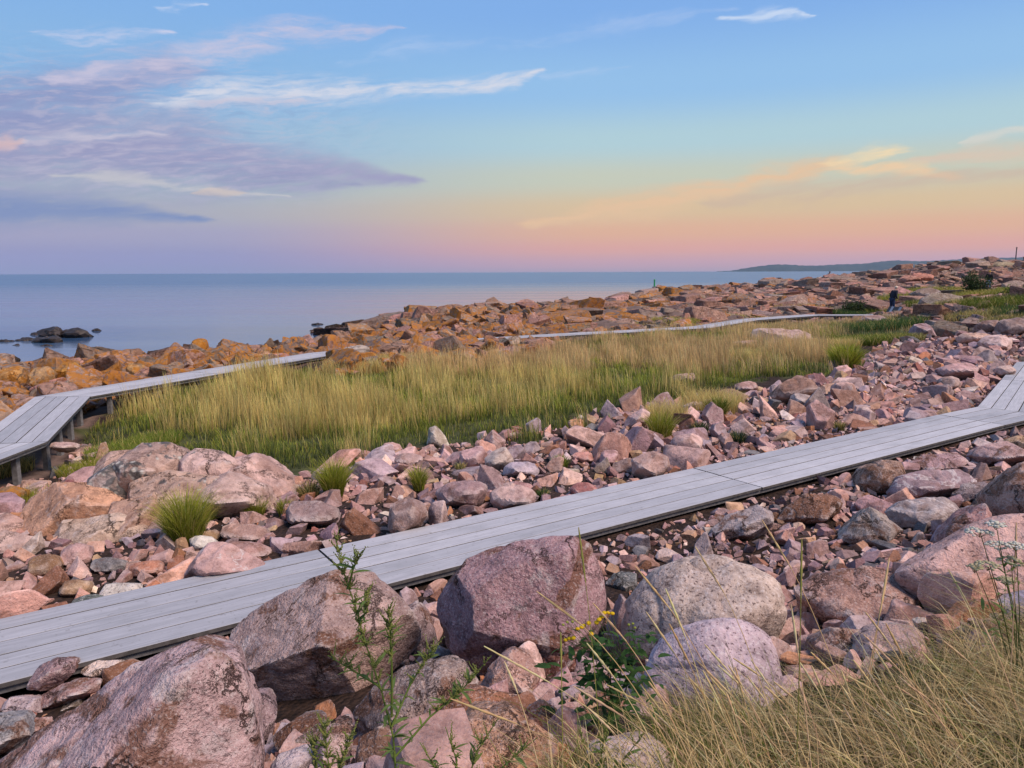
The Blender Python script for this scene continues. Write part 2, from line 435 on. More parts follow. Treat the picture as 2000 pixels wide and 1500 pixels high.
def leaf_mat(name, trans=.35):
    m, N = new_mat(name)
    at = N.node('ShaderNodeAttribute', attribute_name='tint')
    b = N.node('ShaderNodeBsdfPrincipled'); b.inputs['Roughness'].default_value = .75; b.inputs['Specular IOR Level'].default_value = .2
    N.l.new(at.outputs['Color'], b.inputs['Base Color'])
    t = N.node('ShaderNodeBsdfTranslucent'); N.l.new(at.outputs['Color'], t.inputs[0])
    mx = N.node('ShaderNodeMixShader'); mx.inputs[0].default_value = trans
    N.l.new(b.outputs[0], mx.inputs[1]); N.l.new(t.outputs[0], mx.inputs[2])
    o = N.node('ShaderNodeOutputMaterial'); N.l.new(mx.outputs[0], o.inputs[0])
    return m
M['leaf'] = leaf_mat('grass_and_leaves')

def sea_mat():
    m, N = new_mat('calm_sea')
    geo = N.node('ShaderNodeNewGeometry'); pos = geo.outputs['Position']
    w1 = N.noise(N.vmath('MULTIPLY', pos, (.55, 1.0, 1)), 1.6, 4, .6)
    w2 = N.noise(N.vmath('MULTIPLY', pos, (.35, 1.0, 1)), .22, 4, .55)
    patch = N.noise(N.vmath('MULTIPLY', pos, (.25, 1.0, 1)), .028, 3, .6)
    h = N.math('ADD', N.math('MULTIPLY', w1, .05), N.math('MULTIPLY', w2, .30))
    h = N.math('MULTIPLY', h, N.ss(patch, .3, .7, .55, 1.2))
    off = N.ss(N.sep(pos)[1], 50.0, 320.0)                      # wind ripples grow away from the sheltered shore
    h = N.math('MULTIPLY', h, N.math('ADD', .5, N.math('MULTIPLY', off, 2.2)))
    streak = N.noise(N.vmath('MULTIPLY', pos, (.10, 1.0, 1)), .11, 4, .65)
    rg_ = N.math('ADD', N.math('ADD', .10, N.math('MULTIPLY', off, .21)), N.math('MULTIPLY', N.math('SUBTRACT', streak, .5), .22))
    finish(N, N.mix(N.ss(streak, .38, .62), (.045, .10, .205), (.085, .15, .25)), rg_, bump(N, h, .32, 1.0), .5, IOR=1.33)
    return m
M['sea'] = sea_mat()

# ------------------------------------------------------------------ lie of the land
PATH_A = np.array([2.4, 10.2]); PATH_D = np.array([0.828, 0.561]); PATH_D /= np.linalg.norm(PATH_D)
PATH_N = np.array([PATH_D[1], -PATH_D[0]])           # towards the camera
PATH_W = 1.18
def path_q(x, y):                                    # metres from the near edge of the near boardwalk, towards the camera
    return (np.asarray(x) - PATH_A[0]) * PATH_N[0] + (np.asarray(y) - PATH_A[1]) * PATH_N[1] - PATH_W
def Pg(px, py, d, dz=-.25):
    p = P(px, py, d); return (p.x, p.y, p.z + dz)
_ctrl = []
for t in np.arange(-22, 9, 3.0):
    for off in (-.6, 1.2, -3.0):
        c = PATH_A + PATH_D * t - PATH_N * off; _ctrl.append((c[0], c[1], -.14))
_ctrl += [(-8, 12.5, -.62), (-9.4, 16, -.62), (-5.5, 14, -.5), (-4, 18, -.36), (0, 22, -.25), (6, 22, -.22), (12, 24, -.1), (0, 29, -.25), (8, 33, -.22),
          (-6, 22, -.20), (-7.6, 20.0, -.2), (-5, 25.5, -.12), (-10.5, 20, -.45), (-8, 26, -.25), (-4, 28, .0), (-1, 30, -.05), (-13, 24, -.45), (-17, 27, -.7), (-25, 24, -.7), (-5, 30, -.32), (-6, 36, -.4), (-3, 40, -.15),
          (4, 38, -.15), (12, 46, .1), (20, 53, .3), (10.5, 39.5, -.25), (14.7, 45, -.25), (24.5, 48.5, -.35), (22, 46, -.35), (-14, 13, -.6), (-14, 4, -.4), (-25, 8, -.5),
          (9, 15.5, -.2), (12.5, 19.5, -.16), (15.5, 23.4, -.1), (18, 25, .0), (14, 14, -.1), (20, 15, .3), (26, 10, .8), (20, 2, .5), (-20, -6, -.2), (4, -8, -.2), (24, -8, .6)]
_ctrl += [Pg(640, 645, 49, -.5), Pg(720, 622, 49), Pg(850, 602, 50), Pg(1000, 594, 54), Pg(1150, 590, 57), Pg(1250, 568, 66), Pg(1300, 562, 68), Pg(1400, 561, 72), Pg(1500, 555, 76),
          Pg(1620, 543, 92), Pg(1700, 534, 92), Pg(1850, 517, 85), Pg(1985, 511, 85), Pg(2250, 507, 85), Pg(1850, 590, 42), Pg(1950, 640, 28), Pg(1850, 652, 30, -.2), Pg(1750, 662, 29, -.2),
          Pg(1650, 720, 21, -.1), Pg(1800, 702, 22, -.15), Pg(1920, 578, 52), Pg(1990, 575, 55), Pg(2100, 640, 27), Pg(2200, 560, 60), Pg(1600, 590, 60), Pg(1400, 600, 52), Pg(1750, 560, 66)]
_ctrl = np.array(_ctrl)
def _tps(r2): return np.where(r2 > 1e-9, .5 * r2 * np.log(r2 + 1e-12), 0)
_cx = _ctrl[:, :2] / 20.0
_n = len(_cx)
_K = _tps(((_cx[:, None] - _cx[None]) ** 2).sum(-1)) + np.eye(_n) * 2e-3
_Q = np.hstack([np.ones((_n, 1)), _cx])
_A = np.block([[_K, _Q], [_Q.T, np.zeros((3, 3))]])
_S = np.linalg.solve(_A, np.concatenate([_ctrl[:, 2], np.zeros(3)]))
LAND = [(-200, 24), (-60, 24), (-26, 26.5), (-20.5, 30), (-15.5, 33), (-10, 38), (-7.6, 42.5), (-9.5, 46), (-13.6, 49.5), (-14, 52.5), (-8, 55), (0, 59), (9, 66), (13, 74), (24, 83),
        (36, 99), (60, 102), (400, 110), (400, -60), (-200, -60)]
SEA_Z = -1.2
def H(x, y):
    x = np.asarray(x, float); y = np.asarray(y, float); sh = x.shape
    q = np.stack([x.ravel(), y.ravel()], 1) / 20.0
    z = np.zeros(len(q))
    for i in range(0, len(q), 20000):
        b = q[i:i + 20000]
        z[i:i + 20000] = _tps(((b[:, None] - _cx[None]) ** 2).sum(-1)) @ _S[:_n] + _S[_n] + b @ _S[_n + 1:]
    z = np.clip(z.reshape(sh), -1.0, 6.0)
    far = sstep(np.hypot(x - 10, y - 30), 110, 160)
    z = z * (1 - far) + far * 1.0
    z = z + 1.45 * sstep((path_q(x, y) - np.interp(x, [.0, .9], [.7, 1.15])) / np.interp(x, [.0, .9], [4.4, 4.75]), 0, 1) * sstep(np.abs(x), 40, 14)
    ds = dist_poly(x, y, LAND, True) * np.where(inpoly(x, y, LAND), 1, -1)
    t = sstep(ds, 0.0, 3.2)
    return np.where(ds > 0, (SEA_Z - .1) * (1 - t) + z * t, np.maximum(SEA_Z - .1 + ds * .35, -7.0))
def H1(x, y): return float(H(np.array([x]), np.array([y]))[0])

# ------------------------------------------------------------------ boardwalk layouts (right-hand edge lines, deck top at z = 0)
BW = 1.18
def near_edge_pts():
    base = PATH_A + PATH_N * PATH_W
    pts = [base + PATH_D * t for t in (-20.4, -14.8, -9.2, -5.6 + .3, .25, 7.2)]
    return [tuple(p) for p in pts]
NEAR = near_edge_pts()
_e = PZ(1985, 708, 0.0); _b = PZ(1903, 802, 0.0)
_d2 = np.array([_e.x - _b.x, _e.y - _b.y]); _len2 = np.linalg.norm(_d2); _d2 /= _len2
_n2 = np.array([_d2[1], -_d2[0]])
_far0 = np.array([_b.x, _b.y]); _far1 = np.array([_e.x, _e.y])
# far edge of the near boardwalk meets the far edge of the next leg at the bend
NEAR_LEG2 = [tuple(_far0 + _n2 * PATH_W + _d2 * .35), tuple(_far0 + _n2 * PATH_W + _d2 * (_len2 * .55)), tuple(_far1 + _n2 * PATH_W + _d2 * -.2)]
NEAR_ALL = NEAR + NEAR_LEG2 + [tuple(_far1 + _n2 * PATH_W + np.array([3.6, 1.2]))]
def pz2(px, py, z=0.0):
    p = PZ(px, py, z); return (p.x, p.y)
FARW = [(-7.5, 5.5), (-7.75, 8.6), (-7.85, 12.2), (-9.72, 16.8), (-8.2, 20.6), pz2(650, 693), (-3.2, 28.6), pz2(985, 663), (2.9, 33.0), pz2(1250, 648), pz2(1390, 640), pz2(1480, 625), (19.4, 46.9), pz2(1748, 616)]
def path_dist(x, y):
    a = [(p[0], p[1]) for p in NEAR_ALL]; b = FARW
    def mid(pts):
        out = []
        for i, p in enumerate(pts):
            q0 = np.array(pts[max(i - 1, 0)]); q1 = np.array(pts[min(i + 1, len(pts) - 1)])
            d = q1 - q0; d = d / np.linalg.norm(d); out.append(tuple(np.array(p) + np.array([-d[1], d[0]]) * BW / 2))
        return out
    return np.minimum(dist_poly(x, y, mid(a)), dist_poly(x, y, mid(b))) - BW / 2
def on_path(x, y, m=0.0): return path_dist(x, y) < m

MEADOW_PX = [(178, 826), (235, 842), (300, 868), (420, 898), (560, 912), (650, 900), (720, 886), (850, 876), (1000, 856), (1100, 832), (1180, 818), (1250, 808),
             (1300, 800), (1380, 770), (1450, 778), (1520, 760), (1600, 750), (1680, 712), (1655, 692), (1640, 680), (1500, 668), (1790, 665), (1780, 640),
             (1640, 632), (1480, 630), (1390, 645), (1250, 652), (1090, 676), (1040, 700), (900, 714), (760, 726), (660, 735), (620, 722), (450, 745), (240, 772)]
MEADOW = [pz2(px, py, -.28) for px, py in MEADOW_PX]
def in_meadow(x, y):
    x = np.asarray(x, float); y = np.asarray(y, float)
    a = fbm2(x, y, .55, 3, 21.0); b = fbm2(x, y, .55, 3, 33.0)
    return inpoly(x + a * 1.1, y + b * 1.5, MEADOW) & (fbm2(x, y, .8, 2, 57.0) > -.78)
def shore_zone(x, y):                                # bare rock on the sea side of the far boardwalk
    left = [(p[0], p[1]) for p in FARW]
    poly = left + [(30, 50), (60, 60), (120, 80), (120, 140), (-120, 140), (-120, 5.5)]
    return inpoly(x, y, poly)

def build_ground():
    ny, nx = 280, 350
    ys = -10 + (170.0) * (np.linspace(0, 1, ny) ** 1.9)
    ss = np.linspace(-1.15, 1.35, nx)
    X = ss[None, :] * (ys[:, None] + 16); Y = np.repeat(ys[:, None], nx, 1)
    Z = H(X, Y)
    mead = in_meadow(X, Y); sz = shore_zone(X, Y)
    rough = fbm2(X, Y, 1.4, 3) * .05
    blk = fbm2(X, Y, .35, 4, 5.0)
    Z = Z + rough + np.where(sz & (Y > 15), np.round(blk * 4) / 4 * .25 + blk * .12, 0) * sstep(Z, -1.0, -.4)
    onp = on_path(X, Y, .25)
    Z = np.where(onp, np.minimum(Z, -.13), Z)
    bank = sstep(path_q(X, Y), 2.5, 4.5)
    g = np.array([.038, .027, .023, 1.0]); mdw = np.array([.06, .065, .025, .0]); rk = np.array([.15, .105, .09, .0]); bk = np.array([.036, .027, .02, .5]); sb = np.array([.03, .03, .028, .0])
    T = np.zeros((*X.shape, 4)) + g
    T = np.where(sz[..., None] & (Y > 10)[..., None], rk, T)
    T = T * (1 - bank[..., None]) + bk * bank[..., None]
    T = np.where(mead[..., None], mdw, T)
    T = np.where((Z < SEA_Z + .25)[..., None], sb, T)
    V = np.stack([X, Y, Z], -1).reshape(-1, 3)
    idx = np.arange(ny * nx).reshape(ny, nx)
    F = np.stack([idx[:-1, :-1], idx[:-1, 1:], idx[1:, 1:], idx[1:, :-1]], -1).reshape(-1, 4)
    o = mesh_obj('ground', V, F, M['ground'], smooth=True, tint=T.reshape(-1, 4))
    tag(o, kind='structure')
    return o
build_ground()

def build_sea():
    r = [0, 30, 80, 200, 600, 2000, 4000, 6500]
    V, F = [(0, 0, SEA_Z)], []
    n = 96
    for rr in r[1:]:
        for k in range(n):
            a = 2 * math.pi * k / n
            V.append((rr * math.cos(a), rr * math.sin(a), SEA_Z))
    tris = [(0, 1 + k, 1 + (k + 1) % n, 1 + (k + 1) % n) for k in range(n)]
    quads = []
    for i in range(len(r) - 2):
        b0 = 1 + i * n; b1 = b0 + n
        for k in range(n):
            quads.append((b0 + k, b1 + k, b1 + (k + 1) % n, b0 + (k + 1) % n))
    me = bpy.data.meshes.new('sea')
    me.from_pydata(V, [], [t[:3] for t in tris] + quads); me.update()
    tag(new_obj('sea', me, M['sea']), kind='structure')
build_sea()

def build_headland():
    # low wooded coast some kilometres off, seen over the ridge on the right
    m, N = new_mat('wooded_coast')
    geo = N.node('ShaderNodeNewGeometry')
    n = N.noise(geo.outputs['Position'], .012, 5, .6)
    finish(N, N.mix(N.ss(n, .4, .62), (.04, .06, .075), (.06, .08, .09)), .95)  # distance haze partly put into the colour: woods tinted blue
    D = 5600.0
    prof = [(1400, 530.5), (1430, 529), (1450, 525), (1480, 520), (1510, 516.5), (1540, 517), (1570, 519), (1600, 519), (1640, 516), (1690, 515), (1720, 511), (1750, 508.5), (1790, 510), (1850, 508), (1900, 505), (1960, 503), (2020, 502), (2200, 500), (2500, 498), (3000, 498)]
    xs = np.linspace(1400, 3000, 240); yy = np.interp(xs, [p[0] for p in prof], [p[1] for p in prof])
    rows = 10; V = []
    for j in range(rows):
        t = j / (rows - 1)
        for k, px in enumerate(xs):
            p = P(px, yy[k], D); hgt = max(p.z - SEA_Z, 1.0)
            prof_t = math.sin(min(t * 1.6, 1) * math.pi / 2) if t < .7 else 1.0 - (t - .7) * 1.2
            zz = SEA_Z - 2 + (hgt + 2) * prof_t
            zz += (math.sin(px * .9 + j * 2) * 1.6 + math.sin(px * .37 + j) * 2.0) * min(t * 3, 1)
            s = (D + (t - .6) * 1000) / D
            V.append((p.x * s, p.y * s, zz))
    n0 = len(xs); idx = np.arange(rows * n0).reshape(rows, n0)
    F = np.stack([idx[:-1, :-1], idx[:-1, 1:], idx[1:, 1:], idx[1:, :-1]], -1).reshape(-1, 4)
    tag(mesh_obj('headland', V, F, m, smooth=True), kind='structure')
build_headland()

def build_haze():
    m = bpy.data.materials.new('sea_air'); m.use_nodes = True
    N = NT(m.node_tree)
    v = N.node('ShaderNodeVolumePrincipled')
    v.inputs['Color'].default_value = (.55, .76, 1.0, 1); v.inputs['Density'].default_value = 4e-5; v.inputs['Anisotropy'].default_value = .2
    o = N.node('ShaderNodeOutputMaterial'); N.l.new(v.outputs[0], o.inputs['Volume'])
    a = 7000.0; z0, z1 = -9.0, 170.0
    V = [(x, y, z) for z in (z0, z1) for x, y in ((-a, -a), (a, -a), (a, a), (-a, a))]
    F = [(3, 2, 1, 0), (4, 5, 6, 7), (0, 1, 5, 4), (1, 2, 6, 5), (2, 3, 7, 6), (3, 0, 4, 7)]
    tag(mesh_obj('haze', V, F, m), kind='stuff')
build_haze()

# ------------------------------------------------------------------ boardwalks
def prism_board(a0, a1, b0, b1, z_top, th, ch=.003):
    """a board between the two end lines (a0 left, a1 right at the start; b0, b1 at the end), edges eased"""
    sec = []
    for l, r, in ((a0, a1), (b0, b1)):
        l = Vector(l); r = Vector(r); w = (r - l); wl = w.length; u = w / wl
        ring = [l + u * ch, r - u * ch, r, r, r - u * ch, l + u * ch, l, l]
        zz = [0, 0, -ch, -th + ch, -th, -th, -th + ch, -ch]
        sec.append([(p.x, p.y, p.z + z) for p, z in zip(ring, zz)])
    V = sec[0] + sec[1]
    F = [tuple(range(7, -1, -1)), tuple(range(8, 16))] + [(k, (k + 1) % 8, 8 + (k + 1) % 8, 8 + k) for k in range(8)]
    L = (Vector(b0) - Vector(a0)).length
    return V, F, L
def boardwalk(name, right, zs, nb, label, gaps, group=None, posts=True, ztop=0.0, seamgap=.012):
    n = len(right)
    root = empty(name, (right[0][0], right[0][1], zs[0]))
    tag(root, label, 'boardwalk')
    # mitre directions
    left = []
    for i, p in enumerate(right):
        def nrm(a, b):
            d = (np.array(b) - np.array(a)); d = d / np.linalg.norm(d); return np.array([-d[1], d[0]])
        if i == 0: m = nrm(right[0], right[1])
        elif i == n - 1: m = nrm(right[-2], right[-1])
        else:
            n0, n1 = nrm(right[i - 1], p), nrm(p, right[i + 1]); m = n0 + n1; m = m / (m @ n0)
        left.append(m)
    inv = root.matrix_world
    base = Vector(root.location)
    for i in range(n - 1):
        d = np.array(right[i + 1]) - np.array(right[i]); L = np.linalg.norm(d); d /= L
        za, zb = zs[i], zs[i + 1]
        edges = np.linspace(0, BW, nb + 1)
        for j in range(nb):
            lo = edges[j] + (gaps[j] / 2 if j else 0); hi = edges[j + 1] - (gaps[j + 1] / 2 if j < nb - 1 else 0)
            A = np.array(right[i]); B = np.array(right[i + 1])
            mk = lambda base_, m, o, s, z: Vector((*(base_ + m * o + d * s), z + random.uniform(-.002, .002)))
            V, F, LL = prism_board(mk(A, left[i], hi, seamgap, za), mk(A, left[i], lo, seamgap, za), mk(B, left[i + 1], hi, -seamgap, zb), mk(B, left[i + 1], lo, -seamgap, zb), 0, .038)
            V = [tuple(Vector(v) - base) for v in V]
            me = bpy.data.meshes.new('plank'); me.from_pydata(V, [], F)
            uv = me.uv_layers.new(name='UVMap')
            dn = np.array([-d[1], d[0]])
            co = np.array(V)[:, :2]; u = co @ d; w = co @ dn
            li = np.zeros(len(me.loops), np.int32); me.loops.foreach_get('vertex_index', li)
            uv.data.foreach_set('uv', np.stack([u[li], w[li]], 1).astype(np.float32).ravel())
            me.update()
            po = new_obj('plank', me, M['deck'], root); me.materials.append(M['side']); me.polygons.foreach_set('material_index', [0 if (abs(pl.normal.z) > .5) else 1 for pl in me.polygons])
        # side beams under the boards
        for off in (.06, BW - .06):
            A = Vector((*(np.array(right[i]) + left[i] * off), za - .040)); B = Vector((*(np.array(right[i + 1]) + left[i + 1] * off), zb - .040))
            nn = Vector((-d[1], d[0], 0)) * .03
            V, F, _ = prism_board(A + nn, A - nn, B + nn, B - nn, 0, .055, .004)
            me = bpy.data.meshes.new('beam'); me.from_pydata([tuple(Vector(v) - base) for v in V], [], F); me.update()
            new_obj('beam', me, M['beam'], root)
        if posts:
            k = max(1, int(L / 1.05))
            for t in range(k):
                f = (t + .5) / k
                c = np.array(right[i]) * (1 - f) + np.array(right[i + 1]) * f
                m = left[i] * (1 - f) + left[i + 1] * f
                zt = za * (1 - f) + zb * f - .042
                for off in (.16, BW - .16):
                    q = c + m * off; zg = H1(q[0], q[1]) - .2
                    if zt - zg < .3: continue
                    hw = .045
                    V = [(q[0] + sx * hw - base.x, q[1] + sy * hw - base.y, z - base.z) for z in (zg, zt) for sx, sy in ((-1, -1), (1, -1), (1, 1), (-1, 1))]
                    F = [(3, 2, 1, 0), (4, 5, 6, 7), (0, 1, 5, 4), (1, 2, 6, 5), (2, 3, 7, 6), (3, 0, 4, 7)]
                    me = bpy.data.meshes.new('post'); me.from_pydata(V, [], F); me.update()
                    new_obj('post', me, M['beam'], root)
    return root
_g = [0, .012, .017, .012, .016, 0]
boardwalk('boardwalk', NEAR_ALL, [0.0] * len(NEAR_ALL), 5, 'wide grey plank boardwalk crossing the pink rubble, nearest the camera', _g, posts=False)
boardwalk('boardwalk', FARW, [0.0] * len(FARW), 5, 'raised grey boardwalk on posts winding between meadow and orange lichen rocks', _g)
# the last leg, tipped up beyond the man
_f = FARW[-1]
boardwalk('boardwalk', [(_f[0] + .16, _f[1] + .0), (_f[0] + .46, _f[1] + .06)], [0.03, .52], 5, 'short grey ramp of planks tilted up behind the standing man', _g, posts=False)

# ------------------------------------------------------------------ rocks
_ico = {}
def ico(level):
    if level not in _ico:
        bm = bmesh.new(); bmesh.ops.create_icosphere(bm, subdivisions=level, radius=1.0)
        bm.verts.ensure_lookup_table()
        V = np.array([v.co[:] for v in bm.verts]); F = np.array([[v.index for v in f.verts] for f in bm.faces]); bm.free()
        V /= np.linalg.norm(V, axis=1)[:, None]
        _ico[level] = (V, F)
    return _ico[level]
def polytope(dirs, normals, dists, p):
    """radius along each direction of the rounded body cut by the planes n.x = d"""
    s = np.maximum(dirs @ normals.T, 0) / dists[None]
    m = s.max(1)
    return 1.0 / (m * (np.maximum(s / m[:, None], 1e-3) ** p).sum(1) ** (1.0 / p))
def chip(V, D, ns, ds, p, seed, k, lo, hi):
    rg = np.random.default_rng(seed + 77); n = rg.normal(size=(k, 3)); n /= np.linalg.norm(n, axis=1)[:, None]
    h = (V @ n.T).max(0) * rg.uniform(lo, hi, k)
    n2 = np.vstack([ns, n]); d2 = np.concatenate([ds, np.maximum(h, .02)])
    return D * polytope(D, n2, d2, p)[:, None]
def roughen(V, size, seed, amp=1.0, ledge=0.0):
    c = V / size
    n = np.linalg.norm(V, axis=1)[:, None] + 1e-9; u = V / n
    d = fbm(c * 1.6 + seed * 7.1, 2) * .026 + fbm(c * 5.0 + seed * 3.3, 5, .6) * .020
    rid = 1 - np.abs(perlin(c * 2.6 + seed * 5.7)) * 2
    d = d - np.maximum(rid - .74, 0) * .10
    if ledge:
        t = perlin(c * 2.2 + seed * 2.9) * 3; d = d + (np.floor(t) + sstep(t - np.floor(t), .75, 1.0)) * .03 * ledge
    return V + u * (d * size * amp)[:, None]
def proto_rock(seed, level, kind):
    rg = np.random.default_rng(seed)
    D, F = ico(level)
    if kind == 'slab':
        ns = [(1, 0, 0), (-1, 0, 0), (0, 1, 0), (0, -1, 0), (0, 0, 1), (0, 0, -1)]
        ns = np.array(ns, float) + rg.normal(size=(6, 3)) * .16
        extra = rg.normal(size=(4, 3)); ns = np.vstack([ns, extra])
        ds = np.concatenate([rg.uniform(.74, 1.0, 6), rg.uniform(.88, 1.12, 4)]); p = 300
    elif kind == 'round':
        ns = rg.normal(size=(14, 3)); ds = rg.uniform(.85, 1.0, 14); p = 7
    else:
        ns = rg.normal(size=(7, 3)); ns = np.vstack([ns, -ns[:4] + rg.normal(size=(4, 3)) * .4]); ds = rg.uniform(.42, 1.0, len(ns)); p = 300
    ns /= np.linalg.norm(ns, axis=1)[:, None]
    V = D * np.minimum(polytope(D, ns, ds, p), 1.35)[:, None]
    if level >= 3:
        V = roughen(V, 1.0, seed, .7)
    V = V - (V.max(0) + V.min(0)) / 2
    V /= np.abs(V).max(0)
    return V, F
KIND = ['angular', 'angular', 'angular', 'slab', 'angular', 'slab', 'angular', 'round', 'angular', 'slab', 'angular', 'angular', 'slab', 'angular']
SLABS = [i for i, k in enumerate(KIND) if k == 'slab']
import itertools
def hull_rock(seed, kind, detail):
    """broken stone: the body left between random cleavage planes, edges worn (detail 0 plain, 1 eased edges, 2 and 3 also roughened)"""
    rg = np.random.default_rng(seed)
    if kind == 'slab':
        ns = np.array([(1, 0, 0), (-1, 0, 0), (0, 1, 0), (0, -1, 0), (0, 0, 1), (0, 0, -1)], float) + rg.normal(size=(6, 3)) * .20
        ns = np.vstack([ns, rg.normal(size=(3, 3))]); ds = np.concatenate([rg.uniform(.65, 1.0, 6), rg.uniform(.80, 1.1, 3)])
    else:
        ns = rg.normal(size=(6, 3)); ns = np.vstack([ns, -ns[:4] + rg.normal(size=(4, 3)) * .45]); ds = rg.uniform(.42, 1.0, len(ns))
    ns /= np.linalg.norm(ns, axis=1)[:, None]
    ns = np.vstack([ns, np.eye(3), -np.eye(3)]); ds = np.concatenate([ds, np.full(6, 1.25)])
    pts = []
    for c in itertools.combinations(range(len(ns)), 3):
        A = ns[list(c)]
        if abs(np.linalg.det(A)) < .05: continue
        x = np.linalg.solve(A, ds[list(c)])
        if (ns @ x <= ds + 1e-7).all(): pts.append(x)
    bm = bmesh.new()
    for q in pts: bm.verts.new(q)
    bmesh.ops.remove_doubles(bm, verts=bm.verts, dist=.06)
    h = bmesh.ops.convex_hull(bm, input=bm.verts)
    bmesh.ops.delete(bm, geom=[e for e in h['geom_interior'] + h['geom_unused'] if isinstance(e, bmesh.types.BMVert)], context='VERTS')
    bmesh.ops.dissolve_limit(bm, angle_limit=.12, verts=bm.verts, edges=bm.edges)
    if detail >= 1:
        bmesh.ops.bevel(bm, geom=list(bm.edges) + list(bm.verts), offset=.055 if kind != 'round' else .16, segments=1 if kind != 'round' else 2, affect='EDGES', profile=.5)
    bmesh.ops.triangulate(bm, faces=bm.faces)
    for _ in range(max(0, detail - 1) + (2 if detail == 3 else 0)):
        lim = .30 if detail == 2 else .16
        es = [e for e in bm.edges if e.calc_length() > lim]
        if es: bmesh.ops.subdivide_edges(bm, edges=es, cuts=1); bmesh.ops.triangulate(bm, faces=bm.faces)
    bm.verts.index_update()
    V = np.array([v.co[:] for v in bm.verts]); F = np.array([[v.index for v in f.verts] for f in bm.faces]); bm.free()
    if detail >= 2:
        V = V + (V / (np.linalg.norm(V, axis=1)[:, None] + 1e-9)) * (fbm(V * 1.5 + seed, 2) * .03 + fbm(V * 4.5 + seed * 2.0, 3, .55) * .028)[:, None]
    V = V - (V.max(0) + V.min(0)) / 2
    return V / np.abs(V).max(0), F
LOW1 = [hull_rock(300 + i, k, 0) for i, k in enumerate(KIND)]
LOW = LOW1
MID = [hull_rock(300 + i, k, 1) for i, k in enumerate(KIND)]
_proto_me = {}
def proto_mesh(i, level, mat):
    key = (i, level, mat)
    if key not in _proto_me:
        V, F = hull_rock(300 + i, KIND[i], level)
        me = bpy.data.meshes.new('rock'); set_mesh(me, V, F, True); me.materials.append(M[mat])
        me.set_sharp_from_angle(angle=R(24))
        _proto_me[key] = me
    return _proto_me[key]

PAL = {'pale pink': (.48, .335, .305), 'dusky pink': (.36, .225, .21), 'lilac grey': (.33, .265, .285), 'rust brown': (.21, .105, .068), 'tan': (.37, .255, .16),
       'dark grey': (.135, .135, .145), 'orange brown': (.38, .185, .10), 'cream': (.54, .46, .40), 'dull red': (.27, .12, .10), 'mauve': (.27, .18, .19), 'salmon': (.44, .27, .22)}
RUB_W = [('pale pink', 9), ('dusky pink', 10), ('lilac grey', 7), ('rust brown', 3), ('tan', 2), ('dark grey', 1), ('orange brown', 1.2), ('cream', 1.5), ('dull red', 1), ('mauve', 5), ('salmon', 7)]
def pick(rg, wts):
    w = np.array([x[1] for x in wts], float); return wts[rg.choice(len(w), p=w / w.sum())][0]
def shade(rg, c, a=.17):
    return tuple(float(v) for v in np.clip(np.array(c) * np.array((1.15, 1.12, 1.10)) * (1 + rg.normal() * a) * (1 + rg.normal(size=3) * .03), .02, .8))

def hit(px, py):
    v = ray(px, py); t = np.geomspace(1.2, 160, 700)
    X = np.array(CAM)[None] + np.array(v)[None] * t[:, None]
    below = H(X[:, 0], X[:, 1]) >= X[:, 2]
    return float(t[np.argmax(below)]) if below.any() else 160.0

LANDMARKS = {}                                        # short phrase -> where it shows in the photograph
def poly_center(pts):
    a = np.array(pts, float); x, y = a[:, 0], a[:, 1]; x1, y1 = np.roll(x, -1), np.roll(y, -1)
    cr = x * y1 - x1 * y; A = cr.sum() / 2
    return ((x + x1) * cr).sum() / (6 * A), ((y + y1) * cr).sum() / (6 * A)
def outline_rock(pts, d, seed, thick=None, facets=None, level=5, p=160, amp=1.0, ledge=0.0, sharp=24, chips=9):
    """a stone whose outline seen from here is the given convex outline; it is as deep as it is wide, cut by its own facets"""
    rg = np.random.default_rng(seed)
    cx, cy = poly_center(pts)
    C = P(cx, cy, d); depth = -(CMI @ (np.array(C) - np.array(CAM)))[2]
    k = depth / FPX
    L = np.array([((x - cx) * k, (cy - y) * k) for x, y in pts])
    if np.sum(L[:, 0] * np.roll(L[:, 1], -1) - np.roll(L[:, 0], -1) * L[:, 1]) < 0: L = L[::-1]
    ext = L.max(0) - L.min(0)
    if thick is None: thick = .36 * (ext[0] + ext[1])
    ns, ds = [], []
    for a, b in zip(L, np.roll(L, -1, 0)):
        e = b - a; n = np.array([e[1], -e[0]]); ln = np.linalg.norm(n)
        if ln < 1e-6: continue
        n /= ln; dd = n @ a
        for t in (R(rg.uniform(12, 34)), -R(rg.uniform(8, 26))):
            ns.append((n[0] * math.cos(t), n[1] * math.cos(t), math.sin(t))); ds.append(max(dd * math.cos(t), .02))
    if facets is None:
        facets = [(rg.uniform(-.5, .5), rg.uniform(.35, .8), rg.uniform(.5, .9), rg.uniform(.55, .85)) for _ in range(2)] + \
                 [(rg.uniform(-.7, .7), rg.uniform(-.5, .2), .8, rg.uniform(.6, .95)) for _ in range(2)]
    for fx, fy, fz, fd in facets:
        n = np.array((fx, fy, fz)); n = n / np.linalg.norm(n); ns.append(tuple(n)); ds.append(fd * thick)
    ns += [(0, .1, -1), (.5, 0, -.86), (-.5, 0, -.86)]; ds += [thick] * 3
    D, F = ico(level)
    ns = np.array(ns); ns /= np.linalg.norm(ns, axis=1)[:, None]
    V = D * polytope(D, ns, np.array(ds), p)[:, None]
    if chips: V = chip(V, D, ns, np.array(ds), p, seed, chips, .88, .97)
    V = roughen(V, max(ext.mean(), .05), seed, amp * .8, ledge)
    Vw = V @ np.array(CM).T                              # camera axes -> world axes
    me = bpy.data.meshes.new('rock'); set_mesh(me, Vw, F, True)
    me.set_sharp_from_angle(angle=R(sharp))
    return me, C
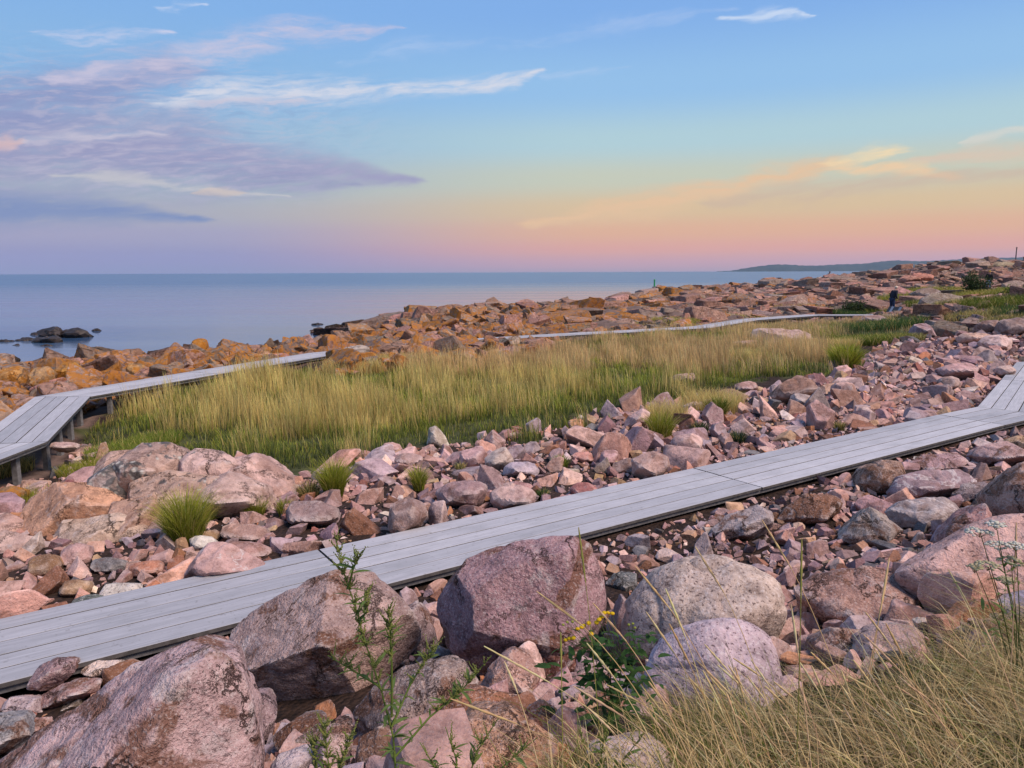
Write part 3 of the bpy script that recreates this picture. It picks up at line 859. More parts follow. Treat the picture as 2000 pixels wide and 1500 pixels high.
def ell(cx, cy, w, h, seed, n=9, rot=0.0):
    rg = np.random.default_rng(seed)
    a = np.sort((np.arange(n) + rg.uniform(-.35, .35, n)) / n * 2 * math.pi)
    rr = rg.uniform(.88, 1.08, n)
    pts = []
    for t, r in zip(a, rr):
        sx = math.copysign(abs(math.cos(t)) ** .75, math.cos(t)); sy = math.copysign(abs(math.sin(t)) ** .75, math.sin(t))
        x, y = sx * r * w / 2, sy * r * h / 2
        pts.append((cx + x * math.cos(rot) - y * math.sin(rot), cy + x * math.sin(rot) + y * math.cos(rot)))
    return pts
def convex(pts):
    pts = sorted(map(tuple, pts)); 
    def half(seq):
        h = []
        for q in seq:
            while len(h) > 1 and (h[-1][0] - h[-2][0]) * (q[1] - h[-2][1]) - (h[-1][1] - h[-2][1]) * (q[0] - h[-2][0]) <= 0: h.pop()
            h.append(q)
        return h
    a, b = half(pts), half(pts[::-1]); return a[:-1] + b[:-1]

BIG = []                                                # footprints the rubble keeps clear of
def boulder(pts, label, colour, d=None, bottom=None, mat='rock_fg', lichen=0.0, name='boulder', cat='boulder', parent=None, mark=None, seed=None, level=5, group=None, sink=.0, jitter=.06, **kw):
    pts = convex(pts)
    if seed is None: seed = int(abs(sum(x * 3.1 + y * 7.7 for x, y in pts))) % 100000
    xs = [q[0] for q in pts]; ys = [q[1] for q in pts]
    cx, cy = poly_center(pts)
    if d is None:
        d0 = hit(cx, bottom or max(ys)); d = d0 + .28 * (max(xs) - min(xs)) / FPX * d0
    for _ in range(14):                                 # slide back along the line of sight until it rests on the ground
        me, C = outline_rock(pts, d, seed, level=2, **kw)
        low = min(v.co.z for v in me.vertices) + C.z; bpy.data.meshes.remove(me)
        if parent is not None or low < H1(C.x, C.y) - .02 or on_path(np.array([C.x]), np.array([C.y]), (max(xs) - min(xs)) / FPX * d * .45)[0]: break
        d *= 1.02
        if H1(*(P(cx, cy, d).xy)) < -.75: d /= 1.02
    else:
        k = (low - H1(C.x, C.y) + .05) * FPX / d; cyb = cy + (max(ys) - cy) * .3
        pts = convex(pts + [(x, y + k) for x, y in pts if y > cyb])
    me, C = outline_rock(pts, d, seed, level=level, **kw)
    me.materials.append(M[mat])
    o = bpy.data.objects.new(name, me); COL.objects.link(o)
    rg = np.random.default_rng(seed + 5)
    col = PAL[colour] if isinstance(colour, str) else colour
    o.color = (*shade(rg, col, jitter), lichen)
    if parent is not None:
        o.parent = parent; o.location = C - parent.location
    else:
        o.location = C; tag(o, label, cat, group)
    BIG.append((C.x, C.y, (max(xs) - min(xs)) / FPX * d / 2, C.z))
    if mark: LANDMARKS[mark] = (cx, cy)
    return o

# ---- the big boulders of the foreground
F_UP = (0, .8, .6, .75)
boulder([(-160, 1640), (-90, 1545), (0, 1470), (110, 1385), (215, 1305), (330, 1262), (420, 1252), (462, 1285), (488, 1345), (505, 1420), (515, 1540), (470, 1700), (100, 1760)],
        'huge sloping pink granite boulder filling the bottom left corner', (.38, .295, .29), d=2.75, level=6, thick=.62, mark='corner boulder', amp=.8,
        facets=[(-.50, .74, .45, .50), (.10, .10, .98, .66), (.72, .20, .66, .74), (-.2, .95, .2, .75)])
boulder([(392, 1252), (430, 1215), (520, 1165), (600, 1118), (650, 1100), (700, 1108), (770, 1160), (815, 1200), (850, 1262), (842, 1290), (760, 1330), (690, 1395), (620, 1392), (520, 1372), (470, 1330)],
        'large pink boulder with dark rusty underside beside the corner boulder', (.33, .235, .22), d=3.85, level=6, thick=.55, mark='rusty-sided boulder', amp=.6,
        facets=[(-.45, .70, .55, .42), (.34, .78, .52, .50), (.0, -.55, .83, .42), (.70, -.25, .68, .52), (-.35, .05, .93, .66)])
boulder([(828, 1170), (850, 1135), (905, 1090), (985, 1060), (1050, 1052), (1120, 1045), (1155, 1060), (1180, 1105), (1190, 1150), (1180, 1210), (1150, 1275), (1060, 1290), (960, 1325), (900, 1300), (850, 1235)],
        'big purple granite boulder with flat face in the centre foreground', (.27, .19, .19), d=4.25, level=6, thick=.50, mark='purple boulder', amp=.55,
        facets=[(.06, .30, .95, .60), (.80, .15, .58, .92), (-.80, .1, .55, .86), (-.1, -.5, .86, .72)])
boulder([(1190, 1200), (1215, 1165), (1270, 1112), (1340, 1085), (1400, 1078), (1470, 1100), (1530, 1140), (1552, 1190), (1540, 1240), (1480, 1300), (1300, 1330), (1210, 1290)],
        'rounded black speckled granite boulder behind the smooth grey one', (.40, .315, .32), d=4.55, mat='rock_round', level=6, thick=.55, p=22, chips=16, mark='speckled boulder', amp=.9)
boulder([(1240, 1320), (1262, 1275), (1310, 1230), (1370, 1205), (1430, 1198), (1490, 1215), (1530, 1255), (1548, 1320), (1530, 1400), (1440, 1450), (1310, 1440), (1255, 1390)],
        'smooth round lilac grey boulder behind the foreground grass', (.37, .325, .355), d=3.55, mat='rock_round', level=6, thick=.45, p=14, chips=10, mark='smooth grey boulder', amp=.6)
boulder([(1548, 1150), (1600, 1118), (1690, 1105), (1780, 1130), (1850, 1190), (1845, 1235), (1740, 1250), (1620, 1240), (1560, 1215)],
        'reddish brown boulder with rusty flank between speckled boulder and pitted slab', (.28, .17, .155), d=4.7, level=5, thick=.45, mark='reddish boulder')
boulder([(1720, 1130), (1790, 1080), (1880, 1032), (1985, 1000), (2110, 1010), (2160, 1080), (2120, 1190), (2000, 1235), (1880, 1220), (1780, 1165)],
        'broad pale pink slab with dark pits at the right edge', (.47, .335, .315), d=4.6, mat='rock_pit', level=6, thick=.42, mark='pitted slab', amp=.6,
        facets=[(-.1, .62, .78, .45), (-.35, .2, .9, .75), (.2, -.4, .88, .8)])
boulder([(1938, 1000), (1950, 940), (1990, 905), (2060, 890), (2120, 930), (2130, 1030), (2060, 1080), (1960, 1060)],
        'tall tan pink boulder cut by the right frame edge above the pitted slab', (.36, .235, .20), d=6.6, level=5, mark='right-edge boulder')
boulder([(1850, 1040), (1875, 1010), (1922, 982), (1938, 990), (1935, 1050), (1900, 1085), (1840, 1080)], 'pink pointed rock leaning on the pitted slab', 'dusky pink', d=5.9, mark='pointed pink rock')
boulder([(1672, 1300), (1690, 1240), (1740, 1215), (1790, 1222), (1828, 1260), (1820, 1330), (1750, 1370), (1690, 1350)], 'pale pink boulder half hidden by the straw grass', (.45, .33, .295), d=3.7, mat='rock_pit', mark='half-hidden boulder')
boulder([(1578, 1300), (1590, 1250), (1630, 1225), (1690, 1230), (1705, 1290), (1690, 1350), (1610, 1350)], 'dark brown knobbly rock right of the smooth grey boulder', (.19, .125, .105), d=3.9, mark='dark knobbly rock')
boulder([(1512, 1022), (1535, 990), (1570, 963), (1620, 965), (1652, 980), (1640, 1000), (1600, 1022), (1545, 1032)], 'rust brown wedge shaped rock just below the near boardwalk', 'rust brown', bottom=1030, mark='rust wedge')
boulder([(1385, 1035), (1420, 1005), (1480, 985), (1508, 1000), (1508, 1035), (1460, 1062), (1400, 1060)], 'flat lilac grey rock left of the rust wedge', (.34, .29, .285), bottom=1058, mark='flat grey rock')
boulder([(1635, 1058), (1665, 1020), (1698, 990), (1730, 1005), (1765, 1035), (1740, 1058), (1690, 1070)], 'grey brown peaked rock right of the rust wedge', (.28, .225, .20), bottom=1068, mark='peaked grey rock')
boulder([(1728, 1000), (1760, 978), (1840, 968), (1872, 985), (1862, 1020), (1800, 1040), (1745, 1030)], 'angular grey rock with pale top beside the peaked rock', (.31, .26, .255), bottom=1038, mat='rock_vein', mark='angular grey rock')
boulder([(1672, 945), (1690, 915), (1725, 895), (1758, 900), (1772, 930), (1765, 962), (1720, 968), (1680, 962)], 'rounded tan brown rock against the boardwalk edge', (.30, .21, .15), bottom=966, mark='tan rock')
boulder([(1730, 965), (1750, 930), (1800, 918), (1880, 915), (1905, 940), (1890, 970), (1800, 985), (1745, 980)], 'mauve boulder laced with white veins right of the tan rock', (.27, .20, .21), bottom=980, mat='rock_vein', mark='veined boulder', d=8.6)
boulder([(1855, 965), (1880, 945), (1945, 938), (1965, 950), (1955, 975), (1900, 985), (1860, 982)], 'long flat dark mauve slab beside the veined boulder', (.22, .17, .18), bottom=984, mark='dark mauve slab')
boulder([(1770, 905), (1800, 890), (1868, 882), (1892, 898), (1870, 918), (1800, 925), (1775, 920)], 'flat bright pink slab near the boardwalk edge', (.46, .29, .30), d=9.6, mark='bright pink slab')
boulder([(1896, 890), (1915, 868), (1965, 862), (2005, 880), (1990, 910), (1920, 915)], 'pale pink angular rock under the boardwalk bend', 'pale pink', d=9.8, mark='rock under the bend')
boulder([(1955, 865), (1985, 850), (2040, 850), (2060, 880), (2000, 895)], 'tan lichened rock touching the boardwalk bend', 'tan', d=10.6)
boulder([(682, 1400), (720, 1350), (790, 1300), (850, 1280), (910, 1290), (938, 1325), (925, 1365), (850, 1410), (760, 1440), (700, 1430)],
        'grey brown rounded slab behind the tall green weed', (.27, .205, .18), d=3.05, level=6, mark='rounded brown slab')
boulder([(935, 1345), (955, 1300), (1000, 1262), (1035, 1280), (1058, 1320), (1050, 1350), (990, 1362)], 'pinkish orange block wedged below the purple boulder', (.40, .265, .21), d=3.35, mark='orange pink block')
boulder([(1020, 1410), (1030, 1380), (1062, 1366), (1090, 1385), (1100, 1430), (1075, 1445), (1035, 1440)], 'small round rock with red and white face', (.25, .115, .09), d=2.85, mark='red-faced rock')
boulder([(820, 1520), (850, 1455), (920, 1405), (1000, 1385), (1060, 1420), (1110, 1475), (1120, 1560), (950, 1620)], 'large orange stained rock at the bottom centre', (.39, .245, .165), d=2.55, level=6, mark='orange stained rock')
boulder([(820, 1400), (870, 1362), (960, 1345), (1020, 1360), (1010, 1395), (930, 1410), (850, 1425)], 'low rusty slab above the orange stained rock', (.26, .14, .09), d=2.9)
boulder([(612, 1500), (618, 1440), (645, 1415), (690, 1412), (690, 1460), (675, 1530), (630, 1540)], 'pinkish upright block at the foot of the tall weed', (.40, .295, .265), d=2.5, mark='upright block')
boulder([(455, 1400), (475, 1345), (510, 1350), (540, 1400), (530, 1450), (490, 1470)], 'dark mauve rounded stone in the hollow beside the corner boulder', (.22, .165, .17), d=3.15)
boulder([(530, 1440), (570, 1410), (640, 1398), (650, 1430), (600, 1470), (545, 1475)], 'dark brown stone deep in the hollow under the rusty-sided boulder', (.15, .10, .085), d=3.2)
boulder([(515, 1520), (540, 1475), (580, 1462), (615, 1475), (612, 1540), (550, 1560)], 'pale lilac stone at the bottom edge', (.40, .36, .38), d=2.55)
boulder([(690, 1500), (700, 1440), (745, 1415), (800, 1440), (800, 1520), (740, 1550)], 'dark rusty block under the tall weed', (.15, .085, .065), d=2.75)
boulder([(-60, 1420), (-20, 1395), (45, 1400), (72, 1430), (30, 1470), (-40, 1490)], 'blue grey rock at the left frame edge', (.25, .26, .27), d=3.3, mark='blue grey rock')
boulder([(780, 1195), (812, 1170), (838, 1205), (858, 1260), (838, 1285), (800, 1262)], 'narrow dark wedge between the two big boulders', (.22, .165, .165), d=4.15)
boulder([(1120, 1500), (1150, 1455), (1230, 1440), (1300, 1455), (1330, 1510), (1230, 1560)], 'pale lichened rock under the foreground straw', (.45, .39, .385), d=2.5, mat='rock_round')
boulder([(1180, 1140), (1200, 1118), (1245, 1120), (1250, 1150), (1210, 1165)], 'dark green grey stone between purple and speckled boulders', (.10, .115, .115), d=5.2)
boulder([(1150, 1380), (1165, 1350), (1210, 1345), (1225, 1380), (1190, 1400)], 'small rusty stone in the gap right of the red-faced rock', (.20, .10, .07), d=3.2)
boulder([(1040, 1300), (1060, 1270), (1130, 1262), (1150, 1300), (1110, 1330), (1060, 1325)], 'dark rust stone under the front of the purple boulder', (.17, .08, .065), d=3.75)
boulder([(60, 1345), (75, 1300), (110, 1283), (140, 1290), (140, 1320), (110, 1350)], 'upright mauve stone leaning on the boardwalk edge', 'mauve', d=4.9, mark='leaning mauve stone')
boulder([(60, 1372), (100, 1345), (160, 1322), (200, 1325), (195, 1352), (120, 1385), (80, 1390)], 'long dusky pink stone with rusty end near the boardwalk', (.31, .19, .175), d=4.3, mark='long dusky stone')
boulder([(82, 1400), (120, 1375), (160, 1362), (162, 1378), (120, 1402)], 'flat dark brown stone above the corner boulder', (.19, .145, .12), d=4.0)
boulder([(0, 1380), (20, 1362), (70, 1365), (85, 1392), (40, 1405)], 'lilac split stone above the blue grey rock', 'lilac grey', d=4.1)
boulder([(150, 1312), (190, 1290), (235, 1288), (242, 1305), (200, 1325)], 'cream topped stone against the boardwalk side', 'cream', d=4.75)
boulder([(0, 1430), (30, 1405), (95, 1400), (105, 1418), (60, 1440)], 'flat pink stone beside the corner boulder', 'pale pink', d=3.7)

# ---- stones of their own look beyond the near boardwalk
def mid(cx, cy, w, h, colour, label, mark=None, mat='rock', rot=0.0, level=4, name='boulder', cat='boulder', pts=None, **kw):
    pts = pts or ell(cx, cy, w, h, int(cx * 7 + cy * 3), rot=rot)
    return boulder(pts, label, colour, mat=mat, mark=mark, level=level, name=name, cat=cat, bottom=min(cy + h * .5, 1480), **kw)
mid(435, 1105, 180, 90, (.38, .245, .23), 'big pink boulder with white veins beyond the near boardwalk', 'white-veined boulder', 'rock_vein', level=5, pts=[(345, 1140), (370, 1100), (405, 1058), (440, 1056), (500, 1085), (530, 1105), (510, 1125), (430, 1145)])
mid(235, 1155, 85, 36, (.55, .50, .46), 'oblong white stone beside the dark green grey cobble', 'white stone', 'rock_round')
mid(176, 1180, 82, 44, (.115, .13, .13), 'round dark green grey cobble touching the boardwalk', 'dark cobble', 'rock_round', p=8, amp=.3, chips=0)
mid(285, 1113, 80, 36, (.36, .18, .12), 'flat orange brown stone left of the white-veined boulder', 'orange brown stone')
mid(147, 1085, 60, 50, (.36, .25, .235), 'boxy mauve pink stone standing on a tan rock', 'boxy stone')
mid(85, 1105, 75, 48, (.30, .20, .115), 'tan brown block under the boxy stone', 'tan block')
mid(395, 1062, 56, 32, (.52, .50, .46), 'pale grey green stone at the foot of the big grass tuft', 'pale stone by tuft')
mid(148, 1150, 66, 42, (.36, .25, .16), 'ochre stone above the dark cobble')
mid(215, 1105, 75, 36, (.19, .195, .21), 'dark slate grey flat stone left of the orange brown stone')
mid(480, 1075, 105, 36, (.34, .21, .19), 'smooth dusky slab above the white-veined boulder', rot=.15)
mid(478, 1042, 100, 40, (.37, .235, .20), 'pink brown rock on top of the smooth dusky slab')
mid(610, 1005, 110, 60, (.30, .205, .195), 'large mauve rock behind the boardwalk with flat top', 'flat-topped mauve rock')
mid(790, 1010, 90, 85, (.31, .215, .20), 'tall mauve boulder close to the far side of the boardwalk', 'tall mauve boulder', pts=[(755, 1040), (760, 985), (800, 968), (835, 985), (838, 1010), (800, 1050)])
mid(855, 1005, 40, 60, (.35, .25, .24), 'upright pinkish slab next to the tall mauve boulder')
mid(905, 965, 110, 60, (.35, .26, .245), 'broad pale mauve boulder left of the dull red stone', 'broad pale boulder')
mid(1000, 975, 95, 55, (.40, .285, .26), 'pink blocky boulder touching the boardwalk', 'pink blocky boulder')
mid(1140, 960, 60, 36, (.30, .13, .115), 'dull red stone by the far edge of the boardwalk', 'dull red stone')
mid(855, 855, 48, 50, (.47, .42, .37), 'pale triangular stone standing in the meadow edge', 'pale standing stone', pts=[(832, 872), (838, 835), (850, 830), (866, 845), (880, 872), (858, 880)])
mid(963, 862, 50, 52, (.44, .33, .29), 'peaked pink stone at the edge of the grass', 'peaked pink stone', pts=[(940, 878), (945, 858), (962, 836), (988, 860), (984, 880), (950, 888)])
mid(765, 880, 46, 34, (.40, .25, .235), 'egg shaped pink stone at the meadow edge', 'egg-shaped stone')
mid(706, 890, 48, 24, (.33, .20, .165), 'low brown pink stone left of the egg-shaped stone')
mid(800, 900, 60, 36, (.39, .275, .25), 'pink stone with brown base below the egg-shaped stone')
mid(925, 895, 65, 45, (.47, .32, .31), 'bright pink flat stone below the peaked pink stone', rot=-.3)
mid(975, 900, 62, 46, (.46, .36, .34), 'tilted pale slab below the peaked pink stone', rot=-.6)
mid(1020, 918, 78, 36, (.37, .325, .36), 'lilac flat topped stone in the middle of the rubble', 'lilac stone')
mid(1125, 830, 38, 30, (.45, .24, .14), 'round orange pink stone by the meadow edge', 'orange pink stone')
mid(1245, 815, 56, 44, (.43, .31, .28), 'peaked pale stone under the straw grass', pts=[(1215, 835), (1225, 812), (1255, 796), (1272, 806), (1262, 830), (1230, 840)])
mid(1270, 912, 80, 60, (.36, .26, .23), 'big pale boulder with dark brown corner near the boardwalk', 'dark-cornered boulder')
mid(1340, 872, 66, 52, (.38, .27, .265), 'mauve boulder behind the dark-cornered boulder', 'mauve boulder')
mid(1190, 895, 40, 36, (.42, .265, .245), 'pink block left of the dark-cornered boulder')
mid(1138, 893, 48, 25, (.37, .195, .16), 'flat red brown stone in the rubble')
mid(1337, 741, 52, 28, (.47, .325, .275), 'smooth pale pink boulder in the yellow grass', 'boulder in the grass', 'rock_round')
mid(1557, 760, 92, 50, (.23, .14, .11), 'large brown wedge boulder at the end of the meadow', 'brown wedge boulder', pts=[(1505, 778), (1520, 750), (1560, 730), (1588, 742), (1604, 768), (1590, 790), (1530, 795)], d=16.5)
mid(1458, 757, 50, 28, (.43, .29, .26), 'pink round boulder left of the brown wedge boulder')
mid(1357, 795, 44, 22, (.46, .345, .31), 'pale pink stone below the boulder in the grass')
mid(1647, 710, 42, 20, (.38, .26, .22), 'pale brown stone at the yellow green tuft')
mid(1650, 765, 56, 40, (.44, .31, .275), 'rounded salmon boulder right of the brown wedge boulder')
mid(1565, 785, 50, 36, (.31, .265, .26), 'grey stone in front of the brown wedge boulder')
mid(1808, 645, 52, 34, (.30, .205, .205), 'squarish mauve boulder right of the dark green sedge', 'squarish boulder', pts=[(1780, 658), (1784, 634), (1805, 630), (1822, 640), (1830, 658), (1800, 665)], d=30)
mid(1945, 672, 70, 40, (.47, .36, .325), 'pale pink outcrop boulder above the boardwalk ramp', 'boulder above the ramp', d=24)
mid(1905, 662, 70, 26, (.44, .29, .235), 'salmon block with flat top left of the boulder above the ramp', d=26)
mid(1975, 640, 60, 44, (.27, .215, .19), 'rounded grey brown boulder at the right edge', d=28)
mid(1935, 640, 55, 34, (.24, .165, .14), 'dark brown triangular boulder beside the rounded grey brown one', d=29)
mid(1875, 725, 80, 34, (.46, .315, .295), 'broad pale pink boulder left of the boardwalk ramp', 'broad pink boulder', d=19.5)
mid(1855, 748, 44, 30, (.45, .335, .305), 'peaked pale stone below the broad pink boulder', d=17.5)
mid(1965, 725, 40, 24, (.47, .36, .34), 'pale stone against the ramp edge', d=20)
mid(1840, 592, 90, 40, (.25, .195, .15), 'olive brown mossy boulder right of the standing man', 'mossy boulder', 'rock_grey', lichen=.35, d=46)
mid(1810, 577, 60, 30, (.22, .17, .13), 'dark mossy boulder above the olive brown one', None, 'rock_grey', lichen=.3, d=49)
mid(1930, 607, 50, 40, (.30, .25, .20), 'white splashed boulder under the leafy bush', 'white-splashed boulder', 'rock_grey', lichen=.7, d=40)
mid(1770, 628, 50, 16, (.34, .29, .25), 'low white splashed rock below the boardwalk end', None, 'rock_grey', lichen=.7, d=38)
mid(1705, 628, 70, 26, (.29, .20, .17), 'brown split rock left of the boardwalk end', d=40)
mid(1960, 528, 60, 34, (.28, .225, .16), 'large olive boulder on the skyline ridge', 'olive skyline boulder', 'shore', d=80)
mid(1800, 545, 50, 26, (.42, .21, .15), 'salmon red rock face below the ridge', 'salmon rock face', 'shore', d=70)
mid(1775, 548, 44, 22, (.40, .22, .17), 'reddish block left of the salmon rock face', None, 'shore', d=70)
# long flat bedrock slab lying in the meadow
mid(1540, 652, 200, 26, (.39, .27, .25), 'long flat bedrock slab lying across the meadow', 'long bedrock slab', 'rock', pts=[(1440, 660), (1452, 642), (1480, 640), (1630, 648), (1642, 662), (1600, 672), (1450, 672)], d=27.5, thick=.9, name='bedrock_slab', cat='bedrock')
mid(1480, 672, 130, 16, (.37, .25, .23), 'lower bedrock slab in front of the long one', None, 'rock', d=25.5, name='bedrock_slab', cat='bedrock')
# orange block on the shore ridge, standing stone by the far boardwalk
mid(1296, 570, 28, 24, (.42, .19, .045), 'bright orange lichen block on the ridge by the green beacon', 'orange ridge block', 'shore', lichen=1.0, d=67)
mid(1003, 675, 38, 42, (.33, .25, .22), 'upright stone with orange foot standing beside the far boardwalk', 'upright stone', 'shore', lichen=.55, d=29.3)
mid(1035, 690, 44, 30, (.34, .26, .23), 'rounded stone right of the upright stone', None, 'shore', lichen=.35, d=28.6)
mid(1073, 682, 36, 36, (.36, .265, .235), 'pointed pinkish stone at the back of the meadow', None, 'shore', lichen=.3, d=29)
mid(695, 692, 60, 40, (.34, .29, .27), 'grey flat rock where the far boardwalk disappears', 'grey flat rock', 'shore', lichen=.2, d=24.6)
mid(137, 735, 60, 62, (.40, .22, .06), 'tall orange lichen boulder behind the far boardwalk', 'tall orange boulder', 'shore', lichen=.9, d=20.5)
mid(85, 745, 50, 60, (.38, .24, .12), 'cracked orange boulder left of the tall orange boulder', None, 'shore', lichen=.75, d=20.5)
mid(25, 740, 60, 56, (.40, .24, .09), 'golden lichen boulder at the left frame edge', None, 'shore', lichen=.85, d=20.8)
mid(265, 725, 44, 34, (.40, .24, .10), 'domed orange boulder right of the tall orange boulder', None, 'shore', lichen=.8, d=22)
mid(258, 696, 60, 30, (.40, .22, .06), 'flat topped bright orange boulder on the shore', None, 'shore', lichen=.95, d=25)
mid(390, 672, 36, 24, (.41, .21, .05), 'vivid orange block on the shore skyline', None, 'shore', lichen=1.0, d=28)
mid(20, 975, 60, 50, (.38, .20, .05), 'orange lichen rock at the left edge below the boardwalk', 'orange edge rock', 'shore', lichen=.95, d=9.3)
mid(125, 873, 60, 22, (.42, .30, .26), 'flat pink stone beside the boardwalk posts', 'stone by the posts', d=12.6)

# ---- bedrock outcrop in the rubble on the left
def outcrop():
    c = P(300, 1040, 8.6)
    root = empty('bedrock_outcrop', (c.x, c.y, H1(c.x, c.y)))
    tag(root, 'pale pink bedrock outcrop with grey lichen crust beside the big grass tuft', 'outcrop')
    LANDMARKS['bedrock outcrop'] = (300, 960)
    B = [([(238, 935), (248, 890), (280, 868), (325, 868), (358, 888), (368, 930), (330, 975), (260, 975)], (.37, .28, .255), .55, 9.5),
         ([(190, 950), (195, 905), (215, 885), (262, 882), (280, 930), (250, 985)], (.39, .275, .25), .25, 9.7),
         ([(160, 985), (178, 935), (225, 905), (260, 935), (260, 985), (200, 1010)], (.31, .265, .255), .75, 9.1),
         ([(345, 985), (352, 900), (385, 882), (430, 885), (470, 905), (490, 960), (450, 1010), (370, 1020)], (.42, .31, .29), .35, 9.5),
         ([(430, 985), (450, 900), (500, 890), (560, 930), (570, 965), (520, 1000)], (.47, .355, .345), .12, 9.7),
         ([(380, 1010), (400, 945), (450, 925), (510, 950), (530, 1000), (460, 1030)], (.46, .33, .315), .1, 9.0),
         ([(255, 1010), (262, 945), (330, 925), (420, 935), (440, 990), (390, 1050), (290, 1060)], (.40, .275, .235), .45, 8.9),
         ([(35, 1040), (50, 975), (110, 945), (190, 950), (245, 985), (240, 1050), (150, 1085), (70, 1080)], (.44, .285, .20), .0, 8.7),
         ([(205, 1060), (225, 985), (300, 965), (330, 1000), (325, 1060), (270, 1095)], (.42, .285, .23), .15, 8.5),
         ([(100, 1080), (130, 1020), (230, 1005), (300, 1040), (300, 1085), (200, 1115), (120, 1110)], (.43, .31, .275), .0, 8.2),
         ([(-90, 1130), (-60, 1060), (0, 1040), (70, 1055), (115, 1095), (100, 1135), (20, 1160), (-60, 1160)], (.46, .345, .31), .0, 7.9),
         ([(290, 1050), (310, 1005), (360, 1000), (420, 1030), (400, 1070), (330, 1080)], (.41, .295, .27), .1, 8.5),
         ([(-120, 1060), (-70, 1010), (10, 1005), (60, 1030), (40, 1080), (-60, 1090)], (.42, .31, .28), .1, 8.6)]
    for i, (pts, c_, li, d) in enumerate(B):
        mx, my = poly_center(pts); pts = [(mx + (x - mx) * 1.14, my + (y - my) * 1.10) for x, y in pts]; c_ = tuple(np.array(c_) * np.array((1.05, 1.03, .98)))
        boulder(pts, None, c_, d=d, mat='rock_grey', lichen=li, name='block', cat=None, parent=root, level=5, seed=900 + i, ledge=.3, amp=.55, thick=.62, chips=7, sharp=18, p=400)
outcrop()

# ---- dark rocks standing in the sea on the left
M['wet'] = plain('wet_dark_rock', (.035, .027, .026), .55, 4.0, .5)
def sea_rock(cx, y0, y1, w, label, mark=None):
    p = PZ(cx, y1, SEA_Z); pts = ell(cx, (y0 + y1) / 2 + 4, w, (y1 - y0) + 8, int(cx * 3 + w), n=11)
    me, C = outline_rock(convex(pts), p.y + w / FPX * p.y * .3, int(cx * 3 + w), level=4, amp=1.5, ledge=2.0, chips=3, thick=w / FPX * p.y * .45)
    o = new_obj('sea_rock', me, M['wet'], loc=C); tag(o, label, 'rock', 'dark rocks in the sea')
    if mark: LANDMARKS[mark] = (cx, y1)
sea_rock(122, 640, 662, 110, 'largest dark flat rock rising from the sea', 'largest sea rock')
sea_rock(95, 655, 670, 60, 'dark low rock in front of the largest sea rock')
sea_rock(78, 647, 655, 36, 'narrow dark ledge behind the largest sea rock')
sea_rock(12, 661, 668, 30, 'small dark sea rock at the left frame edge')
sea_rock(48, 658, 666, 36, 'small dark sea rock between the frame edge and the largest one')
sea_rock(188, 642, 647, 22, 'tiny dark ledge right of the largest sea rock')
sea_rock(90, 672, 677, 30, 'thin dark skerry nearest the shore')
sea_rock(33, 672, 675, 18, 'tiny dark skerry left of the nearest thin one')
sea_rock(620, 630, 635, 26, 'thin dark skerry left of the black promontory')

# ------------------------------------------------------------------ loose stones in their hundreds
LANDMARKS.update({'first boardwalk seam': (560, 1120), 'second boardwalk seam': (1390, 950), 'boardwalk bend': (1890, 830), 'big grass tuft': (365, 1010), 'green tuft': (645, 935), 'standing man': (1743, 590)})
def scatter(inside, bbox, classes, taken, seed, keep=None, overlap=.74, margin=260, minpx=4.0, big=1.0):
    rg = np.random.default_rng(seed); out = []
    cell = .8; grid = {}
    def add(x, y, r):
        grid.setdefault((int(x // cell), int(y // cell)), []).append((x, y, r))
    for x, y, r in taken: add(x, y, r)
    for rlo, rhi, n in classes:
        X = rg.uniform(bbox[0], bbox[1], n); Y = rg.uniform(bbox[2], bbox[3], n)
        rr = rlo * (rhi / rlo) ** rg.uniform(0, 1, n)
        Z = H(X, Y)
        px, py, dep = project(np.stack([X, Y, Z], 1))
        ok = inside(X, Y) & (path_dist(X, Y) > rr * .9) & (px > -margin) & (px < 2000 + margin) & (py < 1500 + margin) & (dep > 1.0) & (rr * 2 * FPX / np.maximum(dep, .1) > minpx)
        if keep is not None: ok &= keep(X, Y, rr, px, py, dep)
        for i in np.nonzero(ok)[0]:
            x, y, r = X[i], Y[i], rr[i]; g = (int(x // cell), int(y // cell)); bad = False
            k = 1 + int((r + 1.0) // cell) if big > 1 else 1
            for gx in range(g[0] - k, g[0] + k + 1):
                for gy in range(g[1] - k, g[1] + k + 1):
                    for (a, b, c) in grid.get((gx, gy), ()):
                        if (a - x) ** 2 + (b - y) ** 2 < (overlap * (c + r)) ** 2: bad = True; break
                    if bad: break
                if bad: break
            if bad: continue
            add(x, y, r); out.append((x, y, r, Z[i], px[i], py[i], dep[i]))
    return out
_tens = ['second', 'third', 'fourth', 'fifth', 'sixth', 'seventh', 'eighth', 'ninth', 'tenth', 'eleventh', 'twelfth', 'thirteenth', 'fourteenth', 'fifteenth', 'sixteenth', 'seventeenth', 'eighteenth', 'nineteenth', 'twentieth']
ORD = ['leftmost'] + [t + ' from left' for t in _tens]
def assign_labels(items):
    by = {}
    for o, lab, px in items: by.setdefault(lab, []).append((px, o))
    for lab, lst in by.items():
        lst.sort(key=lambda t: t[0])
        for k, (px, o) in enumerate(lst):
            o['label'] = lab if len(lst) == 1 else (lab + ', ' + ORD[k] if k < len(ORD) else lab + ', farther right')
def near_mark(px, py):
    best = min(LANDMARKS.items(), key=lambda kv: (kv[1][0] - px) ** 2 + ((kv[1][1] - py) * 1.6) ** 2)
    dx, dy = px - best[1][0], py - best[1][1]
    rel = ('right of' if dx > 0 else 'left of') if abs(dx) > 1.1 * abs(dy) else ('below' if dy > 0 else 'above')
    return f'{rel} the {best[0]}'
